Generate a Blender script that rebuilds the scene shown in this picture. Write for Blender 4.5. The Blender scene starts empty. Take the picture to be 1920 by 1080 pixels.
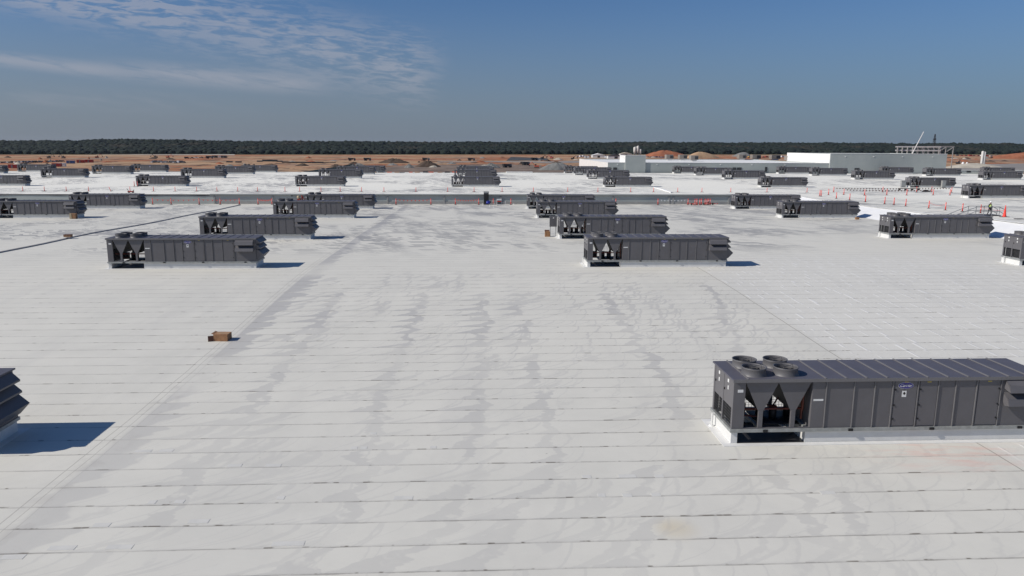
import bpy, bmesh, math, random
from mathutils import Vector, Matrix
R = math.radians
S = 1.12            # metres per layout unit
sc = bpy.context.scene
col = sc.collection
# ------------------------------------------------------------------ camera, world, sun
YAW, PIT, ROL, CH, FPX = 0.05033378, 0.189233, 0.004631926, 9.099397, 1406.536
cam = bpy.data.objects.new('camera', bpy.data.cameras.new('camera'))
col.objects.link(cam)
cam.matrix_world = Matrix.Translation((0, 0, CH*S)) @ Matrix.Rotation(-YAW, 4, 'Z') @ Matrix.Rotation(math.pi/2-PIT, 4, 'X') @ Matrix.Rotation(ROL, 4, 'Z')
cam.data.sensor_width = 36
cam.data.lens = 36*FPX/1920
cam.data.clip_start = .5
cam.data.clip_end = 20000
sc.camera = cam
SUN_EL, SUN_AZ = R(37.5), R(13)     # light travels to +X and a little to +Y
sun = bpy.data.objects.new('sun', bpy.data.lights.new('sun', 'SUN'))
col.objects.link(sun)
sun.data.energy = 4.35
sun.data.angle = R(.53)
sun.data.color = (1, .945, .87)
d = Vector((math.cos(SUN_EL)*math.cos(SUN_AZ), math.cos(SUN_EL)*math.sin(SUN_AZ), -math.sin(SUN_EL)))
sun.rotation_euler = d.to_track_quat('-Z', 'Y').to_euler()
sc.view_settings.view_transform = 'Standard'
sc.view_settings.look = 'None'
sc.view_settings.exposure = 0.0
sc.view_settings.gamma = 1

class G:
    """tiny node-expression builder"""
    def __init__(s, nt): s.nt = nt
    def n(s, t, **k):
        o = s.nt.nodes.new(t)
        for a, b in k.items(): setattr(o, a, b)
        return o
    def set(s, sock, v):
        if hasattr(v, 'is_output') or isinstance(v, bpy.types.NodeSocket): s.nt.links.new(v, sock)
        else: sock.default_value = v
    def m(s, op, a, b=0.0, c=None, clamp=False):
        o = s.n('ShaderNodeMath', operation=op, use_clamp=clamp)
        s.set(o.inputs[0], a); s.set(o.inputs[1], b)
        if c is not None: s.set(o.inputs[2], c)
        return o.outputs[0]
    def add(s, a, b): return s.m('ADD', a, b)
    def sub(s, a, b): return s.m('SUBTRACT', a, b)
    def mul(s, a, b): return s.m('MULTIPLY', a, b)
    def div(s, a, b): return s.m('DIVIDE', a, b)
    def ss(s, x, a, b):
        o = s.n('ShaderNodeMapRange', interpolation_type='SMOOTHSTEP')
        s.set(o.inputs[0], x); s.set(o.inputs[1], a); s.set(o.inputs[2], b)
        return o.outputs[0]
    def vec(s, x, y, z=0.0):
        o = s.n('ShaderNodeCombineXYZ')
        for i, v in enumerate((x, y, z)): s.set(o.inputs[i], v)
        return o.outputs[0]
    def xyz(s, v):
        o = s.n('ShaderNodeSeparateXYZ'); s.set(o.inputs[0], v); return o.outputs
    def noise(s, v, sc_=1.0, det=3.0, rough=.5, dist=0.0):
        o = s.n('ShaderNodeTexNoise')
        if v is not None: s.set(o.inputs['Vector'], v)
        o.inputs['Scale'].default_value = sc_; o.inputs['Detail'].default_value = det
        o.inputs['Roughness'].default_value = rough; o.inputs['Distortion'].default_value = dist
        return o.outputs[0]
    def mix(s, f, a, b):
        o = s.n('ShaderNodeMix', data_type='RGBA')
        s.set(o.inputs[0], f)
        for k, v in ((6, a), (7, b)):
            if isinstance(v, tuple): v = (*v[:3], 1)
            s.set(o.inputs[k], v)
        return o.outputs[2]
    def pos(s):
        o = s.n('ShaderNodeNewGeometry')
        v = s.n('ShaderNodeVectorMath', operation='SCALE')
        s.set(v.inputs[0], o.outputs['Position']); v.inputs['Scale'].default_value = 1/S
        return v.outputs[0]

world = bpy.data.worlds.new('World'); sc.world = world; world.use_nodes = True
nt = world.node_tree; nt.nodes.clear(); g = G(nt)
sky = g.n('ShaderNodeTexSky', sky_type='NISHITA')
sky.sun_disc = False; sky.sun_elevation = SUN_EL; sky.sun_rotation = R(257)
sky.altitude = 100; sky.air_density = 1.0; sky.dust_density = .6; sky.ozone_density = 1.6
bg = g.n('ShaderNodeBackground'); out = g.n('ShaderNodeOutputWorld')
tc = g.n('ShaderNodeTexCoord')
X_, Y_, Z_ = g.xyz(tc.outputs['Generated'])
Yc = g.m('MAXIMUM', Y_, .05)
u = g.div(X_, Yc); w = g.div(Z_, Yc)
front = g.ss(Y_, .1, .3)
def band(x0, y0, x1, y1, width, soft=.25):
    """a drifting band of cirrus between two directions (azimuth tangent, elevation tangent)"""
    dx, dy = x1-x0, y1-y0; L = math.hypot(dx, dy); dx /= L; dy /= L
    ru, rw = g.sub(u, x0), g.sub(w, y0)
    t = g.div(g.add(g.mul(ru, dx), g.mul(rw, dy)), L)
    p = g.m('ABSOLUTE', g.sub(g.mul(rw, dx), g.mul(ru, dy)))
    a = g.ss(t, -soft, soft*.4); b = g.ss(t, 1.0+soft*.1, 1-soft)
    c = g.ss(p, width, 0.0)
    return g.mul(g.mul(a, b), c)
zc = g.m('MAXIMUM', Z_, .01)
warp = g.noise(g.vec(g.mul(u, 3.0), g.mul(w, 9.0)), 3.0, 3)
small = g.noise(g.vec(g.add(g.mul(u, 34.0), g.mul(w, 60.0)), g.mul(w, 150.0), warp), 1.0, 4, .6, .5)
wisp = g.noise(g.vec(g.mul(u, 9.0), g.add(g.mul(w, 70.0), g.mul(u, 9.0))), 1.0, 5, .62, .3)
b1 = g.mul(band(-.56, .205, -.03, .084, .066, .10), g.ss(g.add(g.mul(small, .75), g.mul(wisp, .25)), .40, .60))
b1b = g.mul(band(-.64, .20, -.34, .165, .045, .15), g.ss(small, .38, .56))
b2 = g.mul(band(-.75, .118, -.42, .084, .014, .25), g.ss(wisp, .28, .52))
b3 = g.mul(band(-.42, .088, -.16, .070, .020, .35), g.ss(wisp, .28, .54))
b4 = g.mul(band(-.80, .06, -.25, .045, .022, .35), g.mul(g.ss(wisp, .35, .75), .35))
cl = g.m('MINIMUM', g.add(g.add(b1, b1b), g.add(g.add(b2, b3), b4)), 1.0)
cl = g.mul(g.mul(cl, .48), front)
mulc = g.n('ShaderNodeMix', data_type='RGBA', blend_type='MULTIPLY'); mulc.inputs[0].default_value = 1
nt.links.new(sky.outputs[0], mulc.inputs[6]); mulc.inputs[7].default_value = (.58, .83, 1.2, 1)
elev = g.m('MAXIMUM', Z_, 0.0)
leftw = g.ss(u, .75, -.6)
hz = g.ss(elev, .20, 0.0)
hcol = g.mix(leftw, (2.45, 3.25, 4.6), (3.45, 3.80, 4.75))
skyc = g.mix(g.mul(hz, .72), mulc.outputs[2], hcol)
skyc = g.mix(cl, skyc, (6.6, 6.7, 7.6))
nt.links.new(skyc, bg.inputs[0]); bg.inputs[1].default_value = .06
nt.links.new(bg.outputs[0], out.inputs[0])

# ------------------------------------------------------------------ layout maths
def ray(px, py):
    a, b = px-960, py-540
    c, s = math.cos(ROL), math.sin(ROL); a, b = c*a+s*b, -s*a+c*b
    dx, dy, dz = a/FPX, 1.0, -b/FPX
    c, s = math.cos(PIT), math.sin(PIT); dy, dz = c*dy+s*dz, -s*dy+c*dz
    c, s = math.cos(YAW), math.sin(YAW); dx, dy = c*dx+s*dy, -s*dx+c*dy
    return dx, dy, dz
def at(px, py, z=None, Y=None, X=None):
    dx, dy, dz = ray(px, py)
    t = (z-CH)/dz if z is not None else Y/dy if Y is not None else X/dx
    return t*dx, t*dy, CH+t*dz
def interp(pts, y):
    if y <= pts[0][0]: return pts[0][1]
    for (a, za), (b, zb) in zip(pts, pts[1:]):
        if y <= b:
            t = (y-a)/(b-a); t = t*t*(3-2*t)
            return za+(zb-za)*t
    return pts[-1][1]
LOW = [(-30, -.5), (0, -.15), (21.6, .0), (51.7, .65), (69.1, .47), (94.4, -.03), (112, -.36), (122.6, -.48)]
UPP = [(40, 2.2), (60, 2.0), (73, 1.65), (86, 1.2), (103, .95), (118, .87), (122.6, .93), (140, .7), (157.7, .38), (181.5, 1.0), (205.3, .97), (228.4, .6), (236, .5)]
zlow = lambda y: interp(LOW, y)
zupp = lambda y: interp(UPP, y)
def on_roof(px, py, f):
    z = f(100)
    for _ in range(30):
        p = at(px, py, z=z)
        if f is zlow and p[1] > 121.2: p = at(px, py, Y=121.2)
        z = f(p[1])
    return p[0], p[1], z
def lerp(a, b, t): return a+(b-a)*t
def tz(x, y):
    """terrain height: flat site rising gently to the wood's edge"""
    t = min(1, max(0, (y-500)/700)); t = t*t*(3-2*t)
    zb = lerp(-10.8, -2.8, min(1, max(0, (x+900)/2000)))
    return lerp(-8, zb+1.0, t)
def on_ground(px, py):
    dx, dy, dz = ray(px, py); t = 200
    while t < 1500:
        if CH+t*dz <= tz(t*dx, t*dy): break
        t += 1.5
    return t*dx, t*dy, tz(t*dx, t*dy)

# ------------------------------------------------------------------ mesh builder
class MB:
    def __init__(s): s.v = []; s.f = []; s.mi = []; s.cur = 0
    def face(s, pts, flip=False):
        i = len(s.v); s.v += [tuple(p) for p in pts]
        idx = list(range(i, i+len(pts)))
        s.f.append(idx[::-1] if flip else idx); s.mi.append(s.cur)
    def box(s, x0, y0, z0, x1, y1, z1):
        i = len(s.v)
        s.v += [(x0,y0,z0),(x1,y0,z0),(x1,y1,z0),(x0,y1,z0),(x0,y0,z1),(x1,y0,z1),(x1,y1,z1),(x0,y1,z1)]
        for q in ((0,3,2,1),(4,5,6,7),(0,1,5,4),(1,2,6,5),(2,3,7,6),(3,0,4,7)):
            s.f.append([i+k for k in q]); s.mi.append(s.cur)
        return s
    def prism(s, poly, axis, a, b):
        """poly (ccw seen from +axis) extruded from a to b"""
        def P(p, t):
            return {'x': (t, p[0], p[1]), 'y': (p[0], t, p[1]), 'z': (p[0], p[1], t)}[axis]
        n = len(poly); i = len(s.v)
        s.v += [P(p, a) for p in poly]+[P(p, b) for p in poly]
        fl = axis == 'y'
        bot = [i+k for k in range(n)][::-1]; top = [i+n+k for k in range(n)]
        fs = [bot, top]+[[i+k, i+(k+1)%n, i+n+(k+1)%n, i+n+k] for k in range(n)]
        for f in fs: s.f.append(f[::-1] if fl else f); s.mi.append(s.cur)
        return s
    def tube(s, p0, p1, r0, r1=None, n=10, caps=True):
        r1 = r0 if r1 is None else r1
        p0, p1 = Vector(p0), Vector(p1); d = (p1-p0).normalized()
        a = d.orthogonal().normalized(); b = d.cross(a)
        i = len(s.v)
        for p, r in ((p0, r0), (p1, r1)):
            for k in range(n):
                t = 2*math.pi*k/n
                s.v.append(tuple(p+(a*math.cos(t)+b*math.sin(t))*r))
        for k in range(n):
            s.f.append([i+k, i+(k+1)%n, i+n+(k+1)%n, i+n+k]); s.mi.append(s.cur)
        if caps:
            s.f.append([i+k for k in range(n)][::-1]); s.mi.append(s.cur)
            s.f.append([i+n+k for k in range(n)]); s.mi.append(s.cur)
        return s
    def lathe(s, prof, c=(0,0,0), n=24):
        i = len(s.v); m = len(prof)
        for k in range(n):
            t = 2*math.pi*k/n
            for r, z in prof: s.v.append((c[0]+r*math.cos(t), c[1]+r*math.sin(t), c[2]+z))
        for k in range(n):
            for j in range(m-1):
                a = i+k*m+j; b = i+((k+1)%n)*m+j
                s.f.append([a, b, b+1, a+1]); s.mi.append(s.cur)
        return s
    def build(s, name, mats, parent=None, smooth=False):
        me = bpy.data.meshes.new(name)
        me.from_pydata([(x*S, y*S, z*S) for x, y, z in s.v], [], s.f)
        for m in (mats if isinstance(mats, (list, tuple)) else [mats]): me.materials.append(m)
        me.polygons.foreach_set('material_index', s.mi)
        if smooth: me.polygons.foreach_set('use_smooth', [True]*len(s.f))
        me.update()
        o = bpy.data.objects.new(name, me); col.objects.link(o)
        if parent: o.parent = parent
        return o
def tag(o, label=None, cat=None, group=None, kind=None):
    for k, v in (('label', label), ('category', cat), ('group', group), ('kind', kind)):
        if v: o[k] = v
    return o
def thing(name, label, cat, loc, rz=0, group=None):
    o = bpy.data.objects.new(name, None); col.objects.link(o)
    o.empty_display_size = .2
    o.location = (loc[0]*S, loc[1]*S, loc[2]*S); o.rotation_euler = (0, 0, rz)
    return tag(o, label, cat, group)
KIDS = {}
def kids(o):
    if o.name not in KIDS: KIDS[o.name] = list(o.children)
    return KIDS[o.name]
def copy_tree(o, parent=None):
    c = o.copy(); col.objects.link(c)
    if parent:
        c.parent = parent
        c.matrix_parent_inverse = o.matrix_parent_inverse.copy()
    for ch in kids(o): copy_tree(ch, c)
    return c
def place(proto, first, loc, rz, label, group=None, scale=None):
    o = proto if first else copy_tree(proto)
    o.location = (loc[0]*S, loc[1]*S, loc[2]*S); o.rotation_euler = (0, 0, rz); o['label'] = label
    if scale: o.scale = (scale,)*3
    if group: o['group'] = group
    return o
ORD = ['', 'first', 'second', 'third', 'fourth', 'fifth', 'sixth', 'seventh', 'eighth', 'ninth', 'tenth', 'eleventh', 'twelfth', 'thirteenth', 'fourteenth', 'fifteenth', 'sixteenth', 'seventeenth', 'eighteenth', 'nineteenth', 'twentieth']
def ordn(n): return ORD[n] if n <= 20 else 'twenty-'+ORD[n-20] if n < 30 else ('thirtieth' if n == 30 else 'thirty-'+ORD[n-30])

# ------------------------------------------------------------------ materials
def mat(name, c, rough=.6, metal=0.0, var=.12, vs=2.0, bump=0.0, spec=.5, bs=8.0):
    m = bpy.data.materials.new(name); m.use_nodes = True
    nt = m.node_tree; g = G(nt); b = nt.nodes['Principled BSDF']
    oi = g.n('ShaderNodeObjectInfo')
    p = g.n('ShaderNodeTexCoord').outputs['Object']
    v = g.n('ShaderNodeVectorMath', operation='ADD'); g.set(v.inputs[0], p)
    off = g.mul(oi.outputs['Random'], 37.0); g.set(v.inputs[1], g.vec(off, off, off))
    n = g.noise(v.outputs[0], vs, 5, .6)
    f = g.ss(n, .25, .75)
    lo = tuple(k*(1-var) for k in c); hi = tuple(min(1, k*(1+var)) for k in c)
    g.set(b.inputs['Base Color'], g.mix(f, lo, hi))
    g.set(b.inputs['Roughness'], g.add(rough-.08, g.mul(n, .16)))
    b.inputs['Metallic'].default_value = metal
    b.inputs['Specular IOR Level'].default_value = spec
    if bump:
        bp = g.n('ShaderNodeBump'); bp.inputs['Strength'].default_value = bump; bp.inputs['Distance'].default_value = .02
        g.set(bp.inputs['Height'], g.noise(v.outputs[0], bs, 4)); g.set(b.inputs['Normal'], bp.outputs[0])
    return m
M = {}
M['paint'] = mat('unit_paint', (.118, .114, .120), .48, 0, .07, 1.3, .05, .45, 1.5)
M['paint_top'] = mat('unit_roof_paint', (.090, .088, .108), .55, 0, .10, 1.1, .05, .4, 1.0)
M['rib'] = mat('unit_rib', (.155, .15, .153), .5, 0, .06, 2)
M['ribdark'] = mat('unit_joint', (.03, .03, .033), .6, 0, .1, 2)
M['galv'] = mat('galvanised_rail', (.33, .34, .33), .5, .35, .18, 5)
M['curb'] = mat('white_curb_membrane', (.66, .655, .63), .55, 0, .05, 2, .25, .4, 3)
M['coil'] = mat('coil_black', (.018, .018, .020), .7, 0, .2, 6)
M['black'] = mat('black_plastic', (.007, .007, .008), .6, 0, .2, 5)
M['shroud'] = mat('fan_shroud', (.105, .102, .106), .5, 0, .06, 2)
M['copper'] = mat('copper_pipe', (.16, .045, .03), .45, .3, .25, 4)
M['wire'] = mat('guard_wire', (.06, .06, .062), .5, .3, .1, 4)
M['white'] = mat('white_label', (.72, .72, .70), .5, 0, .05, 8)
M['badge'] = mat('blue_badge', (.045, .035, .22), .35, 0, .08, 4)
M['yellow'] = mat('yellow_sticker', (.55, .42, .04), .5, 0, .1, 8)
M['orange'] = mat('safety_orange', (.80, .055, .035), .45, 0, .12, 6)
M['orangered'] = mat('faded_orange', (.62, .12, .06), .5, 0, .2, 3)
M['rubber'] = mat('rubber_base', (.022, .020, .020), .8, 0, .2, 5)
M['band'] = mat('reflective_band', (.75, .72, .70), .3, 0, .04, 5)
M['wall'] = None
M['card'] = mat('cardboard', (.30, .155, .075), .8, 0, .22, 6, .2)
M['carddark'] = mat('cardboard_worn', (.12, .055, .038), .85, 0, .25, 6, .2)
M['steel'] = mat('grey_steel', (.28, .29, .30), .45, .5, .12, 4)
M['greybox'] = mat('grey_enclosure', (.30, .30, .29), .5, 0, .1, 3)
M['darkbox'] = mat('dark_enclosure', (.035, .035, .038), .5, 0, .15, 3)
M['blue'] = mat('blue_machine', (.015, .03, .30), .4, 0, .12, 4)
M['red'] = mat('red_machine', (.32, .035, .02), .5, 0, .25, 4)
M['tan'] = mat('tan_canvas', (.42, .34, .22), .8, 0, .15, 4)
M['cream'] = mat('white_metal', (.74, .73, .70), .55, 0, .05, 1)
M['whiteroof'] = mat('white_roof_membrane', (.80, .795, .77), .6, 0, .06, .15)
M['louver'] = mat('rooftop_unit_tan', (.24, .21, .18), .6, 0, .1, 2)
M['conc'] = mat('concrete_silo', (.60, .58, .54), .7, 0, .08, 1)
M['glass'] = mat('dark_glass', (.02, .025, .03), .15, 0, .1, 2)
M['catyellow'] = mat('machine_yellow', (.50, .27, .03), .5, 0, .15, 2)
M['vwhite'] = mat('vehicle_white', (.75, .75, .75), .35, 0, .05, 2)
M['vred'] = mat('vehicle_red', (.36, .03, .025), .4, 0, .08, 2)
M['vblue'] = mat('vehicle_blue', (.04, .08, .24), .4, 0, .08, 2)
M['vgrey'] = mat('vehicle_grey', (.16, .165, .17), .4, 0, .08, 2)
M['vdark'] = mat('vehicle_dark', (.03, .03, .033), .4, 0, .08, 2)
M['skin'] = mat('skin', (.42, .24, .17), .6, 0, .05, 4)
M['cloth'] = mat('dark_clothes', (.03, .028, .035), .85, 0, .2, 5)
M['hivis'] = mat('hi_vis_yellow', (.60, .85, .06), .6, 0, .05, 5)
M['hat'] = mat('hard_hat_white', (.8, .8, .8), .3, 0, .03, 4)
M['wood'] = mat('timber', (.26, .14, .07), .8, 0, .2, 5)
M['pipe'] = mat('black_pipe', (.03, .032, .035), .5, 0, .15, 2)
M['asphalt'] = mat('dark_gravel', (.06, .062, .065), .9, 0, .25, .08, .3, .3, .3)
M['tarmac'] = mat('service_road', (.24, .22, .20), .9, 0, .12, .05)
M['gravel'] = mat('gravel_pile', (.20, .20, .19), .95, 0, .22, .3, .6, .3, .6)
M['soilred'] = mat('red_soil', (.33, .125, .065), .95, 0, .22, .12, .6, .3, .3)
M['soiltan'] = mat('tan_soil', (.42, .28, .17), .95, 0, .18, .12, .5, .3, .3)
M['soildark'] = mat('dark_soil', (.085, .06, .045), .95, 0, .35, .2, .6, .3, .4)
M['gravelwhite'] = mat('pale_aggregate', (.45, .41, .34), .95, 0, .15, .15, .5, .3, .3)

def roof_mat():
    m = bpy.data.materials.new('roof_membrane'); m.use_nodes = True
    nt = m.node_tree; g = G(nt); b = nt.nodes['Principled BSDF']
    P = g.pos(); x, y, z = g.xyz(P)
    PITCH = 1.10
    wob = g.mul(g.sub(g.noise(g.vec(g.mul(x, .12), g.mul(y, .4)), 1, 2), .5), .05)
    ys = g.div(g.add(g.add(y, wob), -.62-PITCH*10), PITCH)
    k = g.m('FLOOR', ys); v = g.sub(ys, k)                     # strip number, 0..1 across strip
    kr = g.m('FRACT', g.mul(g.m('SINE', g.mul(k, 12.9898)), 4375.85))
    # sheet laps
    dn = g.m('MINIMUM', v, g.sub(1.0, v))
    sn = g.noise(g.vec(g.mul(x, .55), g.mul(k, 3.17)), 1, 4, .7)
    line = g.mul(g.ss(dn, .034, .014), g.add(.14, g.mul(g.ss(sn, .42, .66), .62)))
    lapsh = g.mul(g.ss(v, .10, .02), .09)
    spot_n = g.noise(g.vec(g.mul(x, 2.2), g.mul(k, 7.31)), 1, 2, .6)
    spot_m = g.noise(g.vec(g.mul(x, .22), g.mul(k, 2.3)), 1, 2)
    spot = g.mul(g.mul(g.ss(v, .075, .01), g.ss(spot_n, .54, .62)), g.ss(spot_m, .40, .52))
    speck = g.mul(g.ss(v, .30, .0), g.ss(g.noise(g.vec(g.mul(x, 3.0), g.mul(y, 4.0), 2.0), 1, 3, .7), .62, .72))
    speck = g.mul(speck, g.ss(spot_m, .44, .60))
    spot = g.mul(g.m('MAXIMUM', spot, g.mul(speck, .35)), g.ss(y, 75.0, 40.0))
    # dried puddles, dammed at each lap
    w1 = g.sub(1.0, v)
    wn = g.noise(g.vec(g.mul(x, .09), g.mul(y, .09), 5.0), 1, 2)
    fine = g.mul(g.sub(g.noise(g.vec(g.mul(x, 1.3), g.mul(y, 1.3), 2.0), 1, 4, .65), .5), .07)
    edge = .006
    kk = g.mul(k, PITCH)
    def streak(fx, fy, sweep, z0, wa, wb, off):
        cx = g.add(g.add(x, sweep), g.mul(kr, .5))
        nn = g.noise(g.vec(g.mul(cx, fx), g.mul(g.add(kk, g.mul(v, .5)), fy), z0), 1, 2.0, .5, .5)
        wi = g.add(g.mul(g.ss(wn, .42, .70), wa), g.mul(w1, wb))
        return g.ss(g.sub(g.m('ABSOLUTE', g.add(g.sub(nn, off), fine)), wi), edge, -edge*.7)
    swn = g.mul(g.mul(w1, w1), g.add(.5, kr))
    swf = g.add(g.mul(g.mul(w1, w1), -1.3), g.mul(y, .24))
    r1 = streak(.30, .11, swn, 3.3, .013, .013, .50)
    r2 = streak(.38, .035, g.mul(swn, .35), 11.0, .014, .003, .54)
    r3 = streak(.60, .16, g.mul(swn, 1.2), 31.0, .004, .009, .48)
    trail = g.noise(g.vec(g.add(g.mul(x, .42), g.mul(fine, 4.0)), g.mul(y, .035), 9.0), 1, 4, .6, .4)
    # chains of puddles that follow the fall of the roof, each pool dammed and toothed at a lap
    kr2 = g.m('FRACT', g.mul(kr, 7.77))
    swob = g.mul(g.sub(g.noise(g.vec(g.mul(x, .3), g.mul(y, .8), 4.4), 1, 4, .65), .5), 2.2)
    w2_ = g.mul(w1, w1)
    def run(pts, wd, sweep):
        tot = None
        P2 = [at(a, b, z=.2)[:2] for a, b in pts]
        for (xa, ya), (xb, yb) in zip(P2, P2[1:]):
            if ya > yb: xa, ya, xb, yb = xb, yb, xa, ya
            mr = g.n('ShaderNodeMapRange')
            g.set(mr.inputs[0], y); mr.inputs[1].default_value = ya; mr.inputs[2].default_value = yb
            mr.inputs[3].default_value = xa; mr.inputs[4].default_value = xb
            dx = g.add(g.sub(x, mr.outputs[0]), swob)
            le = g.mul(g.add(wd, g.mul(g.mul(w2_, sweep), g.add(.3, kr2))), -1.0)
            ri = g.mul(g.add(.6, kr), wd)
            m_ = g.mul(g.ss(g.sub(dx, le), -.03, .04), g.ss(g.sub(dx, ri), .04, -.03))
            m_ = g.mul(m_, g.mul(g.m('GREATER_THAN', y, ya), g.m('LESS_THAN', y, yb)))
            tot = m_ if tot is None else g.m('MAXIMUM', tot, m_)
        return tot
    RUNS = [([(1135, 560), (1185, 630), (1245, 690), (1290, 790)], .20, .6),
            ([(905, 560), (905, 640), (900, 760), (888, 845)], .17, 1.5), ([(888, 870), (840, 960), (700, 1075)], .16, 1.2),
            ([(970, 560), (1010, 700), (1040, 800), (1035, 880), (960, 940), (880, 1078)], .15, 1.1),
            ([(800, 560), (735, 700), (700, 810), (660, 930), (560, 1078)], .16, 1.0),
            ([(1330, 545), (1370, 610), (1390, 660)], .14, .4), ([(640, 560), (540, 680), (440, 800), (330, 930)], .22, 1.2),
            ([(1430, 860), (1520, 960), (1640, 1078)], .2, -.5), ([(1215, 860), (1230, 960), (1180, 1075)], .15, .8),
            ([(1560, 900), (1700, 1078)], .12, .4), ([(600, 620), (420, 820), (280, 1000)], .10, 1.6)]
    runs = None
    for r_ in RUNS:
        q_ = run(*r_); runs = q_ if runs is None else g.m('MAXIMUM', runs, q_)
    pres = g.noise(g.vec(g.mul(x, .10), g.mul(k, .41), 6.6), 1, 2, .6)
    runs = g.mul(g.mul(runs, g.ss(pres, .36, .44)), g.add(.45, g.mul(g.ss(pres, .42, .60), .5)))
    runs = g.mul(runs, g.ss(g.noise(g.vec(g.mul(x, 1.4), g.mul(y, 1.4), 7.1), 1, 3, .6), .30, .42))
    # short curled marks left along the laps beyond the ridge
    dn1 = g.noise(g.vec(g.add(g.mul(x, .55), g.mul(v, .35)), g.mul(k, .83), 2.0), 1, 2, .5)
    dash = g.mul(g.ss(dn1, .52, .545), g.ss(v, .85, .65))
    reg = g.noise(g.vec(g.mul(x, .035), g.mul(y, .035), 1.0), 1, 2)
    near = g.ss(y, 53.0, 46.0)
    nearband = g.mul(g.ss(x, -12.0, -10.8), g.ss(x, 15.8, 14.0))
    regn = g.mul(near, g.add(g.mul(nearband, .8), .2))
    far = g.mul(g.ss(y, 56.0, 66.0), g.m('MAXIMUM', g.ss(reg, .40, .52), g.mul(g.mul(g.ss(x, -12.0, -11.0), g.ss(x, 12.0, 0.0)), .9)))
    # streaks beyond the ridge: stains darkened with grazing reflection painted in, curling the other way
    rf = streak(.28, .045, swf, 8.0, .040, .012, .49)
    rf3 = streak(.50, .08, swf, 28.0, .020, .028, .50)
    rf2 = streak(.22, .03, g.mul(swf, .6), 21.0, .018, .010, .53)
    # valley along the long seam
    vx = g.add(g.add(x, g.mul(swn, .6)), g.mul(g.sub(g.noise(g.vec(g.mul(y, .45), g.mul(k, .8)), 1, 3, .7), .5), 3.4))
    vall = g.mul(g.mul(g.ss(x, -11.2, -11.0), g.ss(vx, -9.9, -10.05)), g.ss(wn, .30, .5))
    pud = g.m('MAXIMUM', g.m('MAXIMUM', g.mul(g.m('MAXIMUM', g.m('MAXIMUM', r1, r2), r3), g.mul(regn, .58)), runs), g.mul(vall, g.ss(y, 124.0, 120.0)))
    pudf = g.mul(g.m('MAXIMUM', g.m('MAXIMUM', rf, g.mul(dash, g.ss(wn, .42, .50))), g.mul(rf2, .8)), far)
    soft = g.noise(g.vec(g.mul(x, .5), g.mul(y, .5), 4.0), 1, 4, .6)
    big = g.noise(g.vec(g.mul(x, .05), g.mul(y, .12), 14.0), 1, 3, .5)
    base = g.mix(g.ss(soft, .25, .75), (.605, .590, .530), (.655, .638, .573))
    base = g.mix(g.mul(g.ss(big, .40, .68), .5), base, (.69, .668, .595))
    upper = g.m('MAXIMUM', g.ss(y, 122.5, 122.7), g.ss(x, 53.9, 54.1))
    base = g.mix(g.mul(upper, g.add(.55, g.mul(g.ss(y, 110.0, 125.0), .3))), base, (.87, .85, .765))
    # newer, wrinkled sheets on the right-hand bay
    rb = g.mul(g.ss(x, 15.7, 15.9), g.ss(y, 62.0, 52.0))
    wx = g.add(g.mul(x, 1.15), g.add(g.mul(g.sub(g.noise(g.vec(x, g.mul(k, 5.0)), .9, 2), .5), .9), kr))
    wf = g.m('ABSOLUTE', g.sub(g.m('FRACT', wx), .5))
    wr = g.mul(g.ss(wf, .09, .03), g.ss(g.noise(g.vec(g.mul(x, .8), g.mul(y, .8)), 1, 2), .42, .60))
    rs = g.n('ShaderNodeValue'); rs.outputs[0].default_value = 0
    rx, ry, _ = at(1268, 982, z=.1)
    rr_ = g.m('SQRT', g.add(g.m('POWER', g.sub(x, rx), 2.0), g.m('POWER', g.sub(y, ry), 2.0)))
    base = g.mix(g.mul(g.ss(rr_, .75, .05), g.mul(soft, .8)), base, (.52, .40, .20))
    base = g.mix(g.mul(rb, .55), base, (.665, .652, .605))
    base = g.mix(g.mul(rb, g.mul(wr, .45)), base, (.85, .845, .83))
    base = g.mix(g.mul(g.mul(g.ss(trail, .50, .64), near), .14), base, (.47, .462, .44))
    base = g.mix(g.mul(pud, g.add(g.add(.22, g.mul(soft, .18)), g.mul(g.ss(y, 17.0, 42.0), .42))), base, (.41, .402, .39))
    base = g.mix(g.mul(pudf, .72), base, (.25, .25, .255))
    # long seams running away from the camera
    def seam(x0, wd, st):
        xx = g.m('ABSOLUTE', g.add(g.sub(x, x0), g.mul(g.sub(g.noise(g.vec(0.0, g.mul(y, .5), x0), 1, 3), .5), .10)))
        return g.mul(g.ss(xx, wd, wd*.4), st)
    sm = seam(-11.55, .022, .5)
    for a in ((-11.30, .018, .45), (-11.05, .015, .28), (15.65, .03, .8), (-44.5, .03, .4), (54.6, .03, .3)): sm = g.m('MAXIMUM', sm, seam(*a))
    patch_n = g.noise(g.vec(g.mul(x, 1.2), g.mul(y, .9), 2.0), 1, 3, .6)
    dirt = g.mul(g.mul(g.ss(g.m('ABSOLUTE', g.sub(x, -11.0)), .7, .1), g.ss(patch_n, .48, .66)), .35)
    base = g.mix(dirt, base, (.42, .40, .37))
    base = g.mix(g.m('MAXIMUM', g.mul(sm, .8), line), base, (.17, .155, .135))
    base = g.mix(lapsh, base, (.42, .41, .39))
    base = g.mix(g.mul(spot, .85), base, (.075, .055, .035))
    # ground-in red chalk by the nearest unit, scuffs and specks
    rd = g.m('SQRT', g.add(g.m('POWER', g.mul(g.sub(x, 14.3), .55), 2.0), g.m('POWER', g.sub(y, 20.6), 2.0)))
    rn = g.noise(g.vec(g.add(g.mul(x, .8), g.mul(y, 1.2)), g.mul(y, 3.0)), 1, 4, .6)
    base = g.mix(g.mul(g.mul(g.ss(rd, 2.0, .2), g.ss(rn, .42, .70)), .42), base, (.70, .34, .28))
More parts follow.
